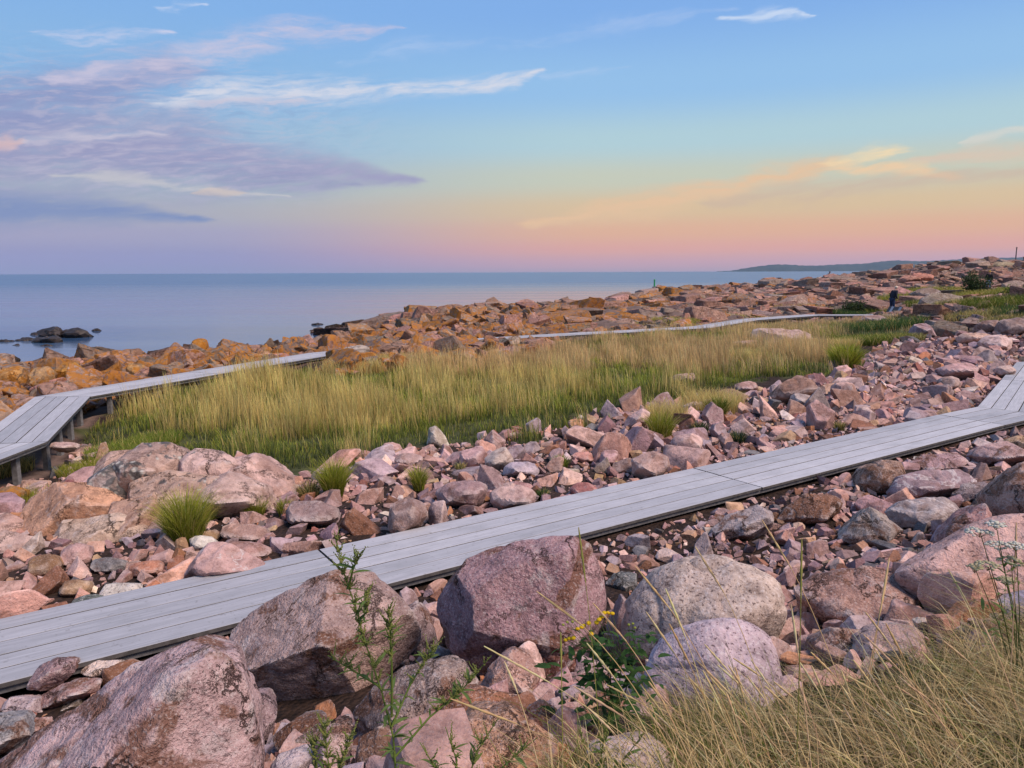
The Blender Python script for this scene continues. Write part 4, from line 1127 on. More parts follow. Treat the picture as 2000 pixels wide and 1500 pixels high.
def place_rocks(st, name, noun, cat, group, n_ind, seed, colours, mat, mat_attr, lift=.22, flat=None, strike=None, tilt=.28, lichen=None, dark=None, protos=None, stuff_name='rubble', stuff_label=None):
    rg = np.random.default_rng(seed)
    st = sorted(st, key=lambda s: -s[2] / s[6] * (1.0 if -20 < s[4] < 2020 and s[5] < 1510 else .0))
    items = []; VV, FF, TT = [], [], []; off = 0
    for k, (x, y, r, z, px, py, dep) in enumerate(st):
        pi = int(rg.choice(protos)) if protos is not None else int(rg.integers(len(KIND)))
        kind = KIND[pi]
        sx, sy, sz = r * rg.uniform(.95, 1.25), r * rg.uniform(.7, 1.0), r * (rg.uniform(.5, .85) if flat is None else rg.uniform(*flat))
        rot = Euler((rg.normal() * tilt, rg.normal() * tilt, rg.uniform(0, 6.28) if strike is None else strike + rg.normal() * .22 + (math.pi / 2) * rg.integers(0, 4))) if flat is not None \
            else Euler((rg.normal() * .6, rg.normal() * .6, rg.uniform(0, 6.28)))
        if strike is not None: rot.x *= .4; rot.y *= .4
        cname = colours(rg, px, py, x, y)
        col = shade(rg, PAL[cname] if cname in PAL else SHORE[cname])
        li = lichen(rg, px, py, x, y) if lichen else 0.0
        if dark is not None:
            f = dark(z + r * .3); col = tuple(c * f for c in col); li *= (f > .8)
        zz = z + sz * lift
        if k < n_ind:
            o = bpy.data.objects.new(name, proto_mesh(pi, 3 if r * FPX / dep > 24 else 2, mat)); COL.objects.link(o)
            o.location = (x, y, zz); o.rotation_euler = rot; o.scale = (sx, sy, sz); o.color = (*col, li)
            o['category'] = cat; o['group'] = group
            spx = 2 * r * FPX / dep
            size = 'large' if spx > 70 else 'medium' if spx > 44 else 'small'
            shp = {'angular': 'angular', 'slab': 'blocky', 'round': 'rounded'}[kind]
            if li > .6: cname = 'orange lichened'
            elif dark is not None and f < .5: cname = 'black'
            items.append((o, f'{size} {cname} {shp} {noun} {near_mark(px, py)}', px))
        else:
            rp = r * FPX / dep; V, F = (MID if rp > 17 else LOW if rp > 6 else LOW1)[pi]
            Rm = np.array(rot.to_matrix())
            VV.append((V * np.array((sx, sy, sz))) @ Rm.T + np.array((x, y, zz))); FF.append(F + off); off += len(V)
            TT.append(np.tile(np.array((*col, li)), (len(V), 1)))
    assign_labels(items)
    if VV:
        o = mesh_obj(stuff_name, np.vstack(VV), np.vstack(FF), M[mat_attr], tint=np.vstack(TT))
        tag(o, stuff_label, None, None, 'stuff')

taken = [(b[0], b[1], b[2] * .8) for b in BIG]
RUB = [pz2(x, y, -.2) for x, y in [(-500, 1040), (-200, 900), (60, 868), (175, 822), (300, 862), (560, 905), (850, 868), (1100, 822), (1260, 795), (1450, 775), (1620, 735), (1690, 700), (1730, 672), (1790, 655), (1900, 640)]] + [(26, 30), (34, 20), (30, 8), (14, 6), (8, 0), (-14, 0), (-16, 6)]
def in_rubble(x, y):
    return inpoly(x, y, RUB) & (path_q(x, y) < 2.7 + .5 * fbm2(x, y, .4, 2)) & ~on_path(x, y, .04) & ~in_meadow(x, y)
stones = scatter(in_rubble, (-14, 26, 2.5, 30), [(.24, .38, 600), (.15, .24, 3600), (.085, .15, 18000), (.045, .085, 60000), (.02, .045, 110000)], taken, 3, keep=lambda X, Y, rr, px, py, dep: (path_q(X, Y) < 0) | (rr < .12) | (np.sin(X * 91.7 + Y * 47.3) > .8))
BANK_ST = scatter(lambda x, y: (path_q(x, y) >= 2.2) & (path_q(x, y) < 6.3) & (y > 1.6) & (x < 1.2 + 1.0 * y), (-7, 9, 1.6, 9), [(.12, .24, 900), (.06, .12, 7000), (.02, .06, 30000)], taken + [(s[0], s[1], s[2]) for s in stones], 5, keep=lambda X, Y, rr, px, py, dep: (px < 1150) | (dep > 3.6), margin=700)
print('stones', len(stones), len(BANK_ST))
def rub_col(rg, px, py, x, y): return pick(rg, RUB_W)
place_rocks(stones + BANK_ST, 'stone', 'stone', 'stone', 'loose pink stones in the rubble', 300, 21, rub_col, 'rock', 'rubble', stuff_name='rubble', stuff_label='small loose pink granite rubble')

SHORE = {'brown pink': (.27, .17, .13), 'grey pink': (.28, .215, .18), 'brown grey': (.19, .15, .12), 'rosy': (.33, .20, .165)}
def shore_col(rg, px, py, x, y): return pick(rg, [('brown pink', 4), ('grey pink', 4), ('brown grey', 3), ('rosy', 3 + (4 if px > 1300 else 0))])
def shore_lichen(rg, px, py, x, y):
    base = np.interp(px, [0, 500, 800, 1100, 1350, 1600, 1750], [.84, .84, .82, .72, .56, .26, .05])
    return float(np.clip(base + rg.normal() * .28, 0, 1))
def shore_dark(z): return float(np.interp(z, [-1.2, -.75, -.5], [.14, .25, 1.0]))
taken2 = [(b[0], b[1], b[2] * .8) for b in BIG]
for _px, _py, _w in [(1800, 576, 40), (1850, 576, 40), (1885, 580, 36), (1925, 596, 36), (1965, 600, 40), (1700, 610, 30), (1985, 616, 40), (1850, 600, 24), (1990, 575, 24), (1530, 582, 20)]:
    _d = hit(_px, _py); _c = P(_px, _py, _d); taken2.append((_c.x, _c.y, _w * _d / FPX))
FRONT = [pz2(a, b, -.3) for a, b in [(630, 708), (690, 690), (800, 680), (985, 668), (1100, 678), (1060, 702), (900, 716), (760, 730), (650, 742)]]
band = scatter(lambda x, y: (shore_zone(x, y) | inpoly(x, y, FRONT)) & inpoly(x, y, LAND) & ~on_path(x, y, .12) & (y < 46) & (y > 6) & ((x < 2) | (y > 1e9)), (-30, 2, 6, 46), [(.45, .75, 700), (.26, .45, 7000), (.14, .26, 22000), (.08, .14, 26000)], taken2, 8, overlap=.52, big=2, minpx=5)
place_rocks(band, 'shore_boulder', 'shore boulder', 'boulder', 'lichen covered boulders along the shore', 260, 22, shore_col, 'shore', 'shore_attr', lift=.22, flat=(.55, .95), tilt=.32, lichen=shore_lichen, dark=shore_dark, stuff_name='shore_rubble', stuff_label='small orange lichened stones along the shore')
def in_ridge(x, y):
    return (shore_zone(x, y) | ((x > 14) & (y > 27) & (x > 14 + (47 - y) * .3) & ~in_meadow(x, y))) & inpoly(x, y, LAND) & ~on_path(x, y, .15) & ((x >= 2) | (y >= 46))
ridge = scatter(in_ridge, (-15, 80, 26, 104), [(.7, 1.3, 900), (.4, .7, 7000), (.24, .4, 20000), (.15, .24, 26000)], taken2, 9, overlap=.46, big=3, minpx=6)
print('shore', len(band), len(ridge))
place_rocks(ridge, 'bedrock_block', 'bedrock block', 'rock', 'jointed bedrock blocks of the rocky ridge', 260, 23, shore_col, 'shore', 'shore_attr', lift=.14, flat=(.32, .62), strike=.35, lichen=shore_lichen, dark=shore_dark, protos=SLABS * 3 + [0, 4, 8], stuff_name='ridge_rubble', stuff_label='small broken bedrock pieces of the rocky ridge')

# ------------------------------------------------------------------ grass
def ribbons(base, hgt, wid, lean, az, tb, tt, seg=3, droop=0.0, seed=0, twist=None):
    """blades as tapered bent ribbons; base Nx3, lean = sideways reach as a share of the height towards azimuth az"""
    rg = np.random.default_rng(seed); n = len(base)
    t = np.linspace(0, 1, seg + 1)
    fa = rg.uniform(0, math.pi, n) if twist is None else twist
    side = np.stack([np.cos(fa), np.sin(fa), np.zeros(n)], 1)
    dirv = np.stack([np.cos(az), np.sin(az), np.zeros(n)], 1)
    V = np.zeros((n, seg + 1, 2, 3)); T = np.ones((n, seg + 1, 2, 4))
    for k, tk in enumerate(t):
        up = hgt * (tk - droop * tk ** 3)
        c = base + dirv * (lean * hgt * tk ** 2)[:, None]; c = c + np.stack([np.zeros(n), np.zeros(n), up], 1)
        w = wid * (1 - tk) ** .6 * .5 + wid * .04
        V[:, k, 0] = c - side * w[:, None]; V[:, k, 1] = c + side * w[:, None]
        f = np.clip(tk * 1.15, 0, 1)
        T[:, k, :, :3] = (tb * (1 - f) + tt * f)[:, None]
    idx = np.arange(n * (seg + 1) * 2).reshape(n, seg + 1, 2)
    F = np.stack([idx[:, :-1, 0], idx[:, :-1, 1], idx[:, 1:, 1], idx[:, 1:, 0]], -1).reshape(-1, 4)
    return V.reshape(-1, 3), F, T.reshape(-1, 4)
def grass_obj(name, parts, label=None, kind='stuff', cat=None, group=None):
    VV, FF, TT, off = [], [], [], 0
    for V, F, T in parts: VV.append(V); FF.append(F + off); TT.append(T); off += len(V)
    o = mesh_obj(name, np.vstack(VV), np.vstack(FF), M['leaf'], tint=np.vstack(TT))
    tag(o, label, cat, group, kind); return o
STRAW = np.array((.72, .52, .19)); PINKSTRAW = np.array((.70, .46, .22)); GREEN = np.array((.17, .22, .03)); DARK = np.array((.045, .08, .022)); YEL = np.array((.27, .29, .035)); BLUEG = np.array((.08, .13, .06)); OLIVE = np.array((.16, .15, .05))
def jit(rg, c, n, a=.2):
    return np.clip(c * (1 + rg.normal(size=(n, 1)) * a) * (1 + rg.normal(size=(n, 3)) * .05), .01, .7)

def meadow():
    rg = np.random.default_rng(41); poly = np.array(MEADOW)
    lo, hi = poly.min(0), poly.max(0); parts = []
    area = (hi - lo).prod()
    n = int(area * 420)
    x = rg.uniform(lo[0], hi[0], n); y = rg.uniform(lo[1], hi[1], n)
    wob = fbm2(x, y, .9, 2, 3.0) * .35
    edge = dist_poly(x, y, MEADOW, True)
    keep = in_meadow(x, y) & (edge > -1 + wob * 0) & ~on_path(x, y, .03)
    keep &= rg.uniform(0, 1, n) < np.interp(y, [10, 20, 45], [1.0, .8, .34])
    x, y, edge = x[keep], y[keep], edge[keep]; n = len(x)
    z = H(x, y) - .02
    px, py, dep = project(np.stack([x, y, z], 1))
    clump = fbm2(x, y, .55, 3, 9.0); fine = fbm2(x, y, 2.3, 2, 2.0)
    cid = (np.floor(x / .42 + fine * .8).astype(int) * 7919 + np.floor(y / .55 + clump).astype(int) * 104729) % 4093   # one number per tussock
    tus = np.random.default_rng(5).uniform(0, 1, (4093, 4))[cid]
    front = np.array([pz2(a, b, -.28) for a, b in MEADOW_PX[:18]]); df = dist_poly(x, y, [tuple(q) for q in front])
    straw = np.clip((.36 + clump * 1.7) + (tus[:, 0] - .5) * .9 + np.interp(df, [0, .8, 2.5, 6.0], [-.6, -.42, .04, .34]), 0, 1)
    for cx, cy, rx, ry, a in [(1195, 745, 70, 40, -.7), (700, 765, 90, 35, -.55), (900, 790, 120, 35, -.25), (1000, 720, 200, 25, .35), (520, 800, 110, 45, .25), (1000, 760, 120, 25, .3), (1350, 690, 130, 20, .3), (1640, 690, 60, 22, -.5), (1580, 715, 80, 22, .2),
                              (250, 800, 70, 28, -.25), (1290, 660, 150, 9, -.6), (1100, 668, 90, 6, -.6), (1700, 655, 110, 18, -1.0)]:
        straw = straw + a * np.exp(-(((px - cx) / rx) ** 2 + ((py - cy) / ry) ** 2))
    is_straw = rg.uniform(0, 1, n) < np.clip(straw, .03, .92)
    dk = (rg.uniform(0, 1, n) < np.interp(df, [0, .8, 2.2], [.75, .5, .12]))
    g = np.where(dk[:, None], DARK, np.where((rg.uniform(0, 1, n) < .4)[:, None], YEL * .8, GREEN))
    g = np.where(((px > 1640) & (py < 672))[:, None], BLUEG * .7, g)
    st = np.where((py < 738)[:, None], PINKSTRAW, STRAW)
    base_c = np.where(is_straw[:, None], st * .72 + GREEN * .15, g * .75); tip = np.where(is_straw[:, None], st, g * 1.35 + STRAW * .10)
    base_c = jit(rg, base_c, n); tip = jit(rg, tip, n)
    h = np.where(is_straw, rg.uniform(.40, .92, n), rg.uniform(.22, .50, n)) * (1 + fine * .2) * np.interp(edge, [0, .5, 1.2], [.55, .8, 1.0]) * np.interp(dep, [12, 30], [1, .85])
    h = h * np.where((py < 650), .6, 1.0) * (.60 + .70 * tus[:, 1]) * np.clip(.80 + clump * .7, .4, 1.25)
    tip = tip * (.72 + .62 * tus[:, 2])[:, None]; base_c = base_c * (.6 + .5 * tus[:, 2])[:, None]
    w = np.interp(dep, [11, 45], [.009, .026]) * np.where(is_straw, .8, 1.15)
    lean = rg.uniform(.02, .40, n) * np.where(is_straw, .7, 1.2); az = rg.normal(size=n) * .8 + 2.6 + (tus[:, 3] - .5) * 3.0
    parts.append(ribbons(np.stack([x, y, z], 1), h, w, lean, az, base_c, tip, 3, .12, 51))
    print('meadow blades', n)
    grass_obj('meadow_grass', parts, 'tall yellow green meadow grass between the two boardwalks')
meadow()

def patches():
    rg = np.random.default_rng(43); parts = []
    # (px, py, half width, half height on screen, number of blades, colour, height in metres, share of straw)
    for cx, cy, rx, ry, n, col, hh, sw in [(1530, 583, 24, 5, 700, YEL, .35, .1), (1830, 575, 75, 9, 3500, YEL * .8, .55, .25), (1890, 580, 40, 8, 2000, STRAW * .8, .6, .8), (1700, 612, 40, 8, 2200, GREEN * .8, .6, .1), (1660, 622, 30, 6, 2000, DARK * 1.3, .6, .05),
                                   (1950, 600, 60, 14, 3500, GREEN * .6, .6, .1), (1985, 618, 40, 10, 2000, DARK * 1.4, .5, .1), (1850, 600, 40, 8, 900, OLIVE, .5, .4), (1320, 632, 50, 4, 900, YEL, .4, .5), (1560, 600, 70, 8, 700, STRAW * .7, .35, .8),
                                   (690, 728, 60, 6, 1500, PINKSTRAW, .5, .9), (800, 716, 90, 6, 1800, PINKSTRAW, .5, .9), (1250, 640, 200, 5, 1500, PINKSTRAW, .35, .9), (1985, 575, 30, 8, 1500, GREEN, .6, .1),
                                   (235, 892, 60, 14, 3000, GREEN * 1.1, .28, .15), (170, 925, 50, 14, 2500, YEL * .8, .25, .15), (300, 872, 50, 10, 2200, GREEN, .3, .15), (60, 985, 60, 18, 1500, YEL * .8, .26, .2), (15, 925, 40, 14, 1200, OLIVE, .3, .4),
                                   (1700, 672, 80, 8, 4200, GREEN * .8, .45, .2), (1620, 680, 60, 6, 1800, STRAW * .8, .45, .6), (1760, 668, 40, 8, 1800, OLIVE, .4, .3), (1760, 590, 40, 8, 2200, YEL * .8, .7, .2), (1800, 600, 30, 7, 1500, GREEN * .6, .6, .1), (1930, 585, 60, 10, 3500, YEL * .7, .8, .3), (1720, 645, 90, 8, 3500, DARK * 1.5, .55, .1), (1970, 635, 50, 8, 1500, OLIVE, .5, .3), (1900, 625, 50, 7, 1500, OLIVE, .5, .4), (1450, 625, 60, 4, 900, YEL * .8, .4, .4), (1390, 800, 60, 14, 1800, STRAW * .9, .5, .7), (1300, 825, 45, 10, 900, STRAW, .5, .8), (1460, 705, 60, 10, 1200, STRAW, .5, .8)]:
        r_ = np.sqrt(rg.uniform(0, 1, n)); a_ = rg.uniform(0, 2 * math.pi, n)
        qx, qy = cx + rx * r_ * np.cos(a_), cy + ry * r_ * np.sin(a_)
        d0 = hit(cx, cy)
        c = P(cx, cy, d0); k = d0 / FPX
        x = c.x + (qx - cx) * k; y = c.y - (qy - cy) * k * min(6.0, d0 / 2.9)
        z = H(x, y) - .02
        s = rg.uniform(0, 1, n) < sw
        tip = jit(rg, np.where(s[:, None], STRAW, col * 1.25), n); bs = jit(rg, np.where(s[:, None], STRAW * .6, col * .7), n)
        parts.append(ribbons(np.stack([x, y, z], 1), rg.uniform(.5, 1.1, n) * hh, np.full(n, max(.006, d0 * .0007)), rg.uniform(.1, .6, n), rg.uniform(0, 6.28, n), bs, tip, 3, .1, int(cx)))
    grass_obj('coastal_grass', parts, 'scattered coastal grass growing between the rocks')
patches()

def tuft(px, py, w, hpx, n, col, label, mark, straw=.1, dead=.1, dz=.06):
    rg = np.random.default_rng(int(px * 3 + py)); d0 = hit(px, py); c = P(px, py, d0); c.z = H1(c.x, c.y) + dz
    k = d0 / FPX; rad = w * k / 2; hh = hpx * k
    r_ = np.sqrt(rg.uniform(0, 1, n)); a_ = rg.uniform(0, 2 * math.pi, n)
    b = np.stack([rad * .55 * r_ * np.cos(a_), rad * .55 * r_ * np.sin(a_), np.full(n, -.05)], 1)
    s = rg.uniform(0, 1, n); iss = s < straw; isd = s > 1 - dead
    tip = jit(rg, np.where(iss[:, None], STRAW, np.where(isd[:, None], DARK, col * 1.3)), n); bs = jit(rg, np.where(iss[:, None], STRAW * .7, col * .55), n)
    V, F, T = ribbons(b, rg.uniform(.45, 1.05, n) * hh * 1.35 * (1.1 - .35 * r_), np.full(n, max(.004, d0 * .0007)), rg.uniform(.1, .6, n) * (.3 + r_), a_ + rg.normal(size=n) * .6, bs, tip, 4, .2, int(px))
    o = mesh_obj('grass_tuft', V, F, M['leaf'], tint=T); o.location = c
    tag(o, label, 'grass tuft', 'grass tufts in the rubble')
    if mark: LANDMARKS[mark] = (px, py)
tuft(365, 1062, 120, 105, 2200, YEL, 'big yellow green grass tuft against the bedrock outcrop', None, .12)
tuft(500, 1012, 60, 40, 500, YEL * .9, 'low green grass tuft right of the big yellow green one', None)
tuft(556, 1012, 40, 42, 300, YEL * .8, 'small green grass tuft beyond the smooth dusky slab', None)
tuft(652, 972, 70, 75, 1400, YEL, 'bright green round grass tuft in the middle rubble', None, .04)
tuft(605, 975, 70, 36, 500, OLIVE * .8, 'brownish low grass tuft left of the bright round tuft', None, .3)
tuft(818, 958, 40, 50, 600, YEL, 'narrow green grass tuft among the pink stones', None, .1)
tuft(1060, 978, 36, 24, 350, DARK * 1.4, 'tiny dark green tuft by the boardwalk edge', None)
tuft(1095, 915, 50, 26, 450, GREEN, 'small green tuft right of the lilac stone', None)
tuft(1290, 862, 70, 60, 1100, YEL * .9, 'leafy yellow green tuft near the dark-cornered boulder', None, .15)
tuft(1400, 815, 60, 40, 800, GREEN * .7, 'dark green tuft between stones and straw grass', None, .1)
tuft(1440, 865, 50, 24, 400, BLUEG * .6, 'bluish dark tuft among the right hand rubble', None)
tuft(1650, 722, 80, 50, 1500, YEL * 1.1, 'yellow green tuft at the right end of the meadow', None, .08)
tuft(1365, 850, 60, 26, 500, BLUEG * .6, 'dark bluish tuft below the leafy tuft', None)
tuft(900, 925, 30, 22, 200, OLIVE, 'thin olive tuft near the lilac stone', None, .3)
tuft(1640, 845, 30, 22, 250, OLIVE, 'thin olive tuft in the right hand rubble', None, .3)

def foreground_grass():
    rg = np.random.default_rng(47); n = 62000
    x = rg.uniform(-1.0, 3.6, n); y = rg.uniform(1.5, 4.2, n); z = H(x, y)
    px, py, dep = project(np.stack([x, y, z], 1))
    poly = [(1060, 1560), (1230, 1470), (1340, 1415), (1480, 1420), (1600, 1385), (1720, 1360), (1840, 1310), (1930, 1265), (2060, 1215), (2500, 1200), (2500, 2400), (900, 2400)]
    f = fbm2(x, y, 2.2, 3, 4.0); f2 = fbm2(x, y, 6.0, 2, 8.0)
    keep = inpoly(px + f * 120, py + f2 * 50, poly) & (rg.uniform(0, 1, n) < np.clip(.8 + f, .25, 1))
    x, y, z, f, f2, px = x[keep], y[keep], z[keep], f[keep], f2[keep], px[keep]; n = len(x)
    cid = (np.floor(x / .11 + f2).astype(int) * 7919 + np.floor(y / .11 + f).astype(int) * 104729) % 4093
    tus = np.random.default_rng(6).uniform(0, 1, (4093, 4))[cid]
    s = rg.uniform(0, 1, n) < np.clip(.30 + f * .8 + (tus[:, 0] - .5) * .8 + np.interp(px, [1300, 1900], [-.1, .15]), .08, .9)
    g = np.where((rg.uniform(0, 1, n) < .5)[:, None], GREEN * .7, OLIVE * .7)
    br = rg.uniform(.35, 1.2, n)[:, None]
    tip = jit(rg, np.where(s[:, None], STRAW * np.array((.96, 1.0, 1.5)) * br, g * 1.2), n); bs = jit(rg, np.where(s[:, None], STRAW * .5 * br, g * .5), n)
    h = rg.uniform(.07, .24, n) * (.6 + .8 * tus[:, 1]) * (1 + f * .4); lean = rg.uniform(.3, 2.0, n)
    az = rg.normal(size=n) * 1.5 + 2.4 + (tus[:, 3] - .5) * 4.0
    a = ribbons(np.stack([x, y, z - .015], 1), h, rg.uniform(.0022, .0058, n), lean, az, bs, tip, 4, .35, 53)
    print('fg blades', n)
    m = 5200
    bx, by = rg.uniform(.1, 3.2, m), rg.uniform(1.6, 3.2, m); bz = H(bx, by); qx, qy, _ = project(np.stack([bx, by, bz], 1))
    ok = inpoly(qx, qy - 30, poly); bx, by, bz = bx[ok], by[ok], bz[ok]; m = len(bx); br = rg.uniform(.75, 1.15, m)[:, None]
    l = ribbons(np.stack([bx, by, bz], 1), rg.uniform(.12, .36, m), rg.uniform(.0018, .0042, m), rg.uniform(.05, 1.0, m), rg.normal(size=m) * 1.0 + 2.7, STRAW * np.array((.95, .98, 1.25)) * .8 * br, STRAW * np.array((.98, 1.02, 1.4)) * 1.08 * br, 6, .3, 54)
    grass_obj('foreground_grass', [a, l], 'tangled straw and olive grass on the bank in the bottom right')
foreground_grass()

# ------------------------------------------------------------------ stalks and flowering weeds of the foreground
def tube(pts, radii, sides=5):
    pts = [Vector(p) for p in pts]; V, F = [], []
    for i, p in enumerate(pts):
        t = (pts[min(i + 1, len(pts) - 1)] - pts[max(i - 1, 0)]).normalized()
        a = t.cross(Vector((0.3, 1, .1))).normalized(); b = t.cross(a)
        for k in range(sides):
            an = 2 * math.pi * k / sides; V.append(tuple(p + (a * math.cos(an) + b * math.sin(an)) * radii[i]))
    for i in range(len(pts) - 1):
        for k in range(sides):
            F.append((i * sides + k, i * sides + (k + 1) % sides, (i + 1) * sides + (k + 1) % sides, (i + 1) * sides + k))
    return np.array(V), np.array(F)
def tinted(name, V, F, col, parent=None, smooth=True, var=.12, seed=1):
    rg = np.random.default_rng(seed)
    T = np.ones((len(V), 4)); T[:, :3] = jit(rg, np.array(col), len(V), var)
    return mesh_obj(name, V, F, M['leaf'], parent, smooth, T)
STALKS = [((1330, 1530), (880, 1365), 2.0, 2.15), ((1400, 1490), (945, 1262), 2.1, 2.35), ((1380, 1520), (1048, 1155), 2.1, 2.5), ((1395, 1530), (1158, 1178), 2.1, 2.5), ((1350, 1520), (1146, 1256), 2.0, 2.4), ((1075, 1540), (985, 1292), 2.0, 2.2),
          ((1500, 1480), (1240, 1105), 2.2, 2.6), ((1480, 1500), (1262, 1195), 2.1, 2.5), ((1560, 1480), (1358, 1068), 2.2, 2.7), ((1700, 1400), (1488, 1015), 2.4, 2.9), ((1558, 1510), (1566, 1052), 2.1, 2.5), ((1690, 1330), (1737, 1090), 2.5, 2.8), ((1680, 1330), (1733, 1125), 2.5, 2.8),
          ((1990, 1350), (1852, 1112), 2.5, 2.8), ((1850, 1430), (1690, 1195), 2.3, 2.6), ((1330, 1500), (1148, 1382), 2.0, 2.2), ((1470, 1520), (1120, 1340), 2.0, 2.3), ((1620, 1520), (1360, 1290), 2.1, 2.4), ((1980, 1300), (1985, 1020), 2.6, 2.8), ((1600, 1500), (1545, 1180), 2.1, 2.4),
          ((1440, 1520), (1300, 1150), 2.1, 2.5), ((1100, 1560), (1095, 1235), 2.1, 2.45), ((1180, 1540), (1130, 1030), 2.2, 2.7)]
_rs = np.random.default_rng(61)
for k in range(60):
    bx = _rs.uniform(1380, 2040); ln = _rs.uniform(150, 330)
    STALKS.append(((bx, _rs.uniform(1440, 1540)), (bx - ln * _rs.uniform(.25, .85), 1500 - ln * _rs.uniform(.5, 1.0) + (2000 - bx) * -.02), 2.1 + _rs.uniform(0, .3), 2.35 + _rs.uniform(0, .3)))
STALK_ITEMS = []
for k, (b, t, d0, d1) in enumerate(STALKS):
    a = P(b[0], b[1], d0); e = P(t[0], t[1], d1)
    zg = H1(a.x, a.y); a.z = min(a.z, zg + .02)
    sag = (e - a).length * _rs.uniform(.05, .14)
    pts = []
    for i in range(11):
        u = i / 10; p = a.lerp(e, u); p.z += sag * math.sin(math.pi * u) ; pts.append(p - a)
    r0 = _rs.uniform(.0013, .0021)
    V, F = tube(pts, [r0 * (1.2 - .6 * i / 10) for i in range(11)], 4)
    green = k in (10, 21, 22); col = np.array((.25, .24, .06)) if green else np.array((.70, .52, .30)) * _rs.uniform(.8, 1.15) * np.array((1, _rs.uniform(.86, 1.0), _rs.uniform(.75, 1.0)))
    o = tinted('grass_stalk', V, F, col, seed=k); o.location = a
    m = 9
    hp = [Vector(pts[7]).lerp(Vector(pts[10]), i / m) for i in range(m + 1)]
    V, F = tube(hp, [.0016 + .0026 * math.sin(math.pi * min(1, (i + .6) / (m + 1))) * (1 + .35 * (-1) ** i) for i in range(m + 1)], 5)
    tinted('seed_head', V, F, col * 1.08, o, seed=k + 99)
    o['category'] = 'grass stalk'; o['group'] = 'tall dry grass stalks of the foreground'
    rel = near_mark(t[0], t[1])
    STALK_ITEMS.append((o, ('green' if green else 'dry straw coloured') + f' grass stalk, tip {rel}', t[0]))
assign_labels(STALK_ITEMS)

def leaf_mesh(name, L, w, col, bend=.25, seed=0):
    n = 5; V, F = [], []
    for i in range(n + 1):
        t = i / n; ww = w * math.sin(math.pi * min(1, t * .9 + .08)) ** .8 * (1 - .15 * t); z = -bend * L * t * t
        V += [(-ww / 2, L * t, z + ww * .15), (0, L * t, z), (ww / 2, L * t, z + ww * .15)]
    for i in range(n):
        b = i * 3; F += [(b, b + 1, b + 4, b + 3), (b + 1, b + 2, b + 5, b + 4)]
    me = bpy.data.meshes.new(name); rg = np.random.default_rng(seed)
    T = np.ones((len(V), 4)); T[:, :3] = jit(rg, np.array(col), len(V), .1)
    set_mesh(me, V, F, True, T); me.materials.append(M['leaf']); return me
LEAF_A = [leaf_mesh('leaf', .06, .012, (.13, .18, .05), .3, 1), leaf_mesh('leaf', .085, .018, (.11, .165, .045), .35, 2), leaf_mesh('leaf', .045, .010, (.15, .21, .04), .2, 3)]
def spike_mesh(seed, L=.05, col=(.22, .25, .07)):
    rg = np.random.default_rng(seed); D, Fi = ico(1); VV, FF, off = [], [], 0
    for i in range(14):
        t = i / 13; r = .0035 * (1 - .5 * t)
        VV.append(D * r + np.array((rg.normal() * .0018, rg.normal() * .0018, t * L))); FF.append(Fi + off); off += len(D)
    V = np.vstack(VV); T = np.ones((len(V), 4)); T[:, :3] = jit(rg, np.array(col), len(V), .2)
    me = bpy.data.meshes.new('seed_spike'); set_mesh(me, V, np.vstack(FF), False, T); me.materials.append(M['leaf']); return me
SPIKE = [spike_mesh(i, .03 + .012 * i) for i in range(3)]
def stick(o, parent, pos, dirv, roll=0.0, axis='Y', sc=1.0):
    o.parent = parent; o.location = pos; o.scale = (sc,) * 3
    q = Vector(dirv).normalized().to_track_quat(axis, 'Z' if axis == 'Y' else 'Y'); o.rotation_mode = 'QUATERNION'
    o.rotation_quaternion = q @ Quaternion((0, 1, 0) if axis == 'Y' else (0, 0, 1), roll)
def weed(base_px, stems, d, label, seed, leaves=14, spikes=10, name='weed'):
    rg = np.random.default_rng(seed)
    a = P(base_px[0], base_px[1], d); root = empty(name, a)
    tag(root, label, 'weed')
    for st in stems:
        pts = [P(x, y, d + dd) - a for x, y, dd in st]
        if pts[0].length < .1: pts.insert(0, Vector((pts[0].x * .5, 0, H1(a.x, a.y) - a.z - .02)))
        # smooth the line
        fine = []
        for i in range(len(pts) - 1):
            for u in np.linspace(0, 1, 5)[:-1]: fine.append(pts[i].lerp(pts[i + 1], u))
        fine.append(pts[-1]); m = len(fine)
        V, F = tube(fine, [.0042 * (1 - .75 * i / m) for i in range(m)], 5)
        tinted('stem', V, F, (.17, .24, .05), root, seed=seed)
        L = sum((p - q).length for p, q in zip(pts[:-1], pts[1:]))
        for k in range(int(leaves * L / .5)):
            u = rg.uniform(.08, .8); p = fine[int(u * (m - 1))]
            an = rg.uniform(0, 6.28); dv = Vector((math.cos(an), math.sin(an), rg.uniform(.2, 1.0)))
            o = bpy.data.objects.new('leaf', LEAF_A[rg.integers(3)]); COL.objects.link(o); stick(o, root, p, dv, rg.uniform(-.5, .5), 'Y', rg.uniform(.4, .9))
        for k in range(int(spikes * L / .5)):
            u = rg.uniform(.45, 1.0); p = fine[int(u * (m - 1))]
            an = rg.uniform(0, 6.28); dv = Vector((math.cos(an) * .6, math.sin(an) * .6, rg.uniform(.6, 1.3)))
            o = bpy.data.objects.new('seed_spike', SPIKE[rg.integers(3)]); COL.objects.link(o); stick(o, root, p, dv, 0, 'Z', rg.uniform(.7, 1.2))
    return root
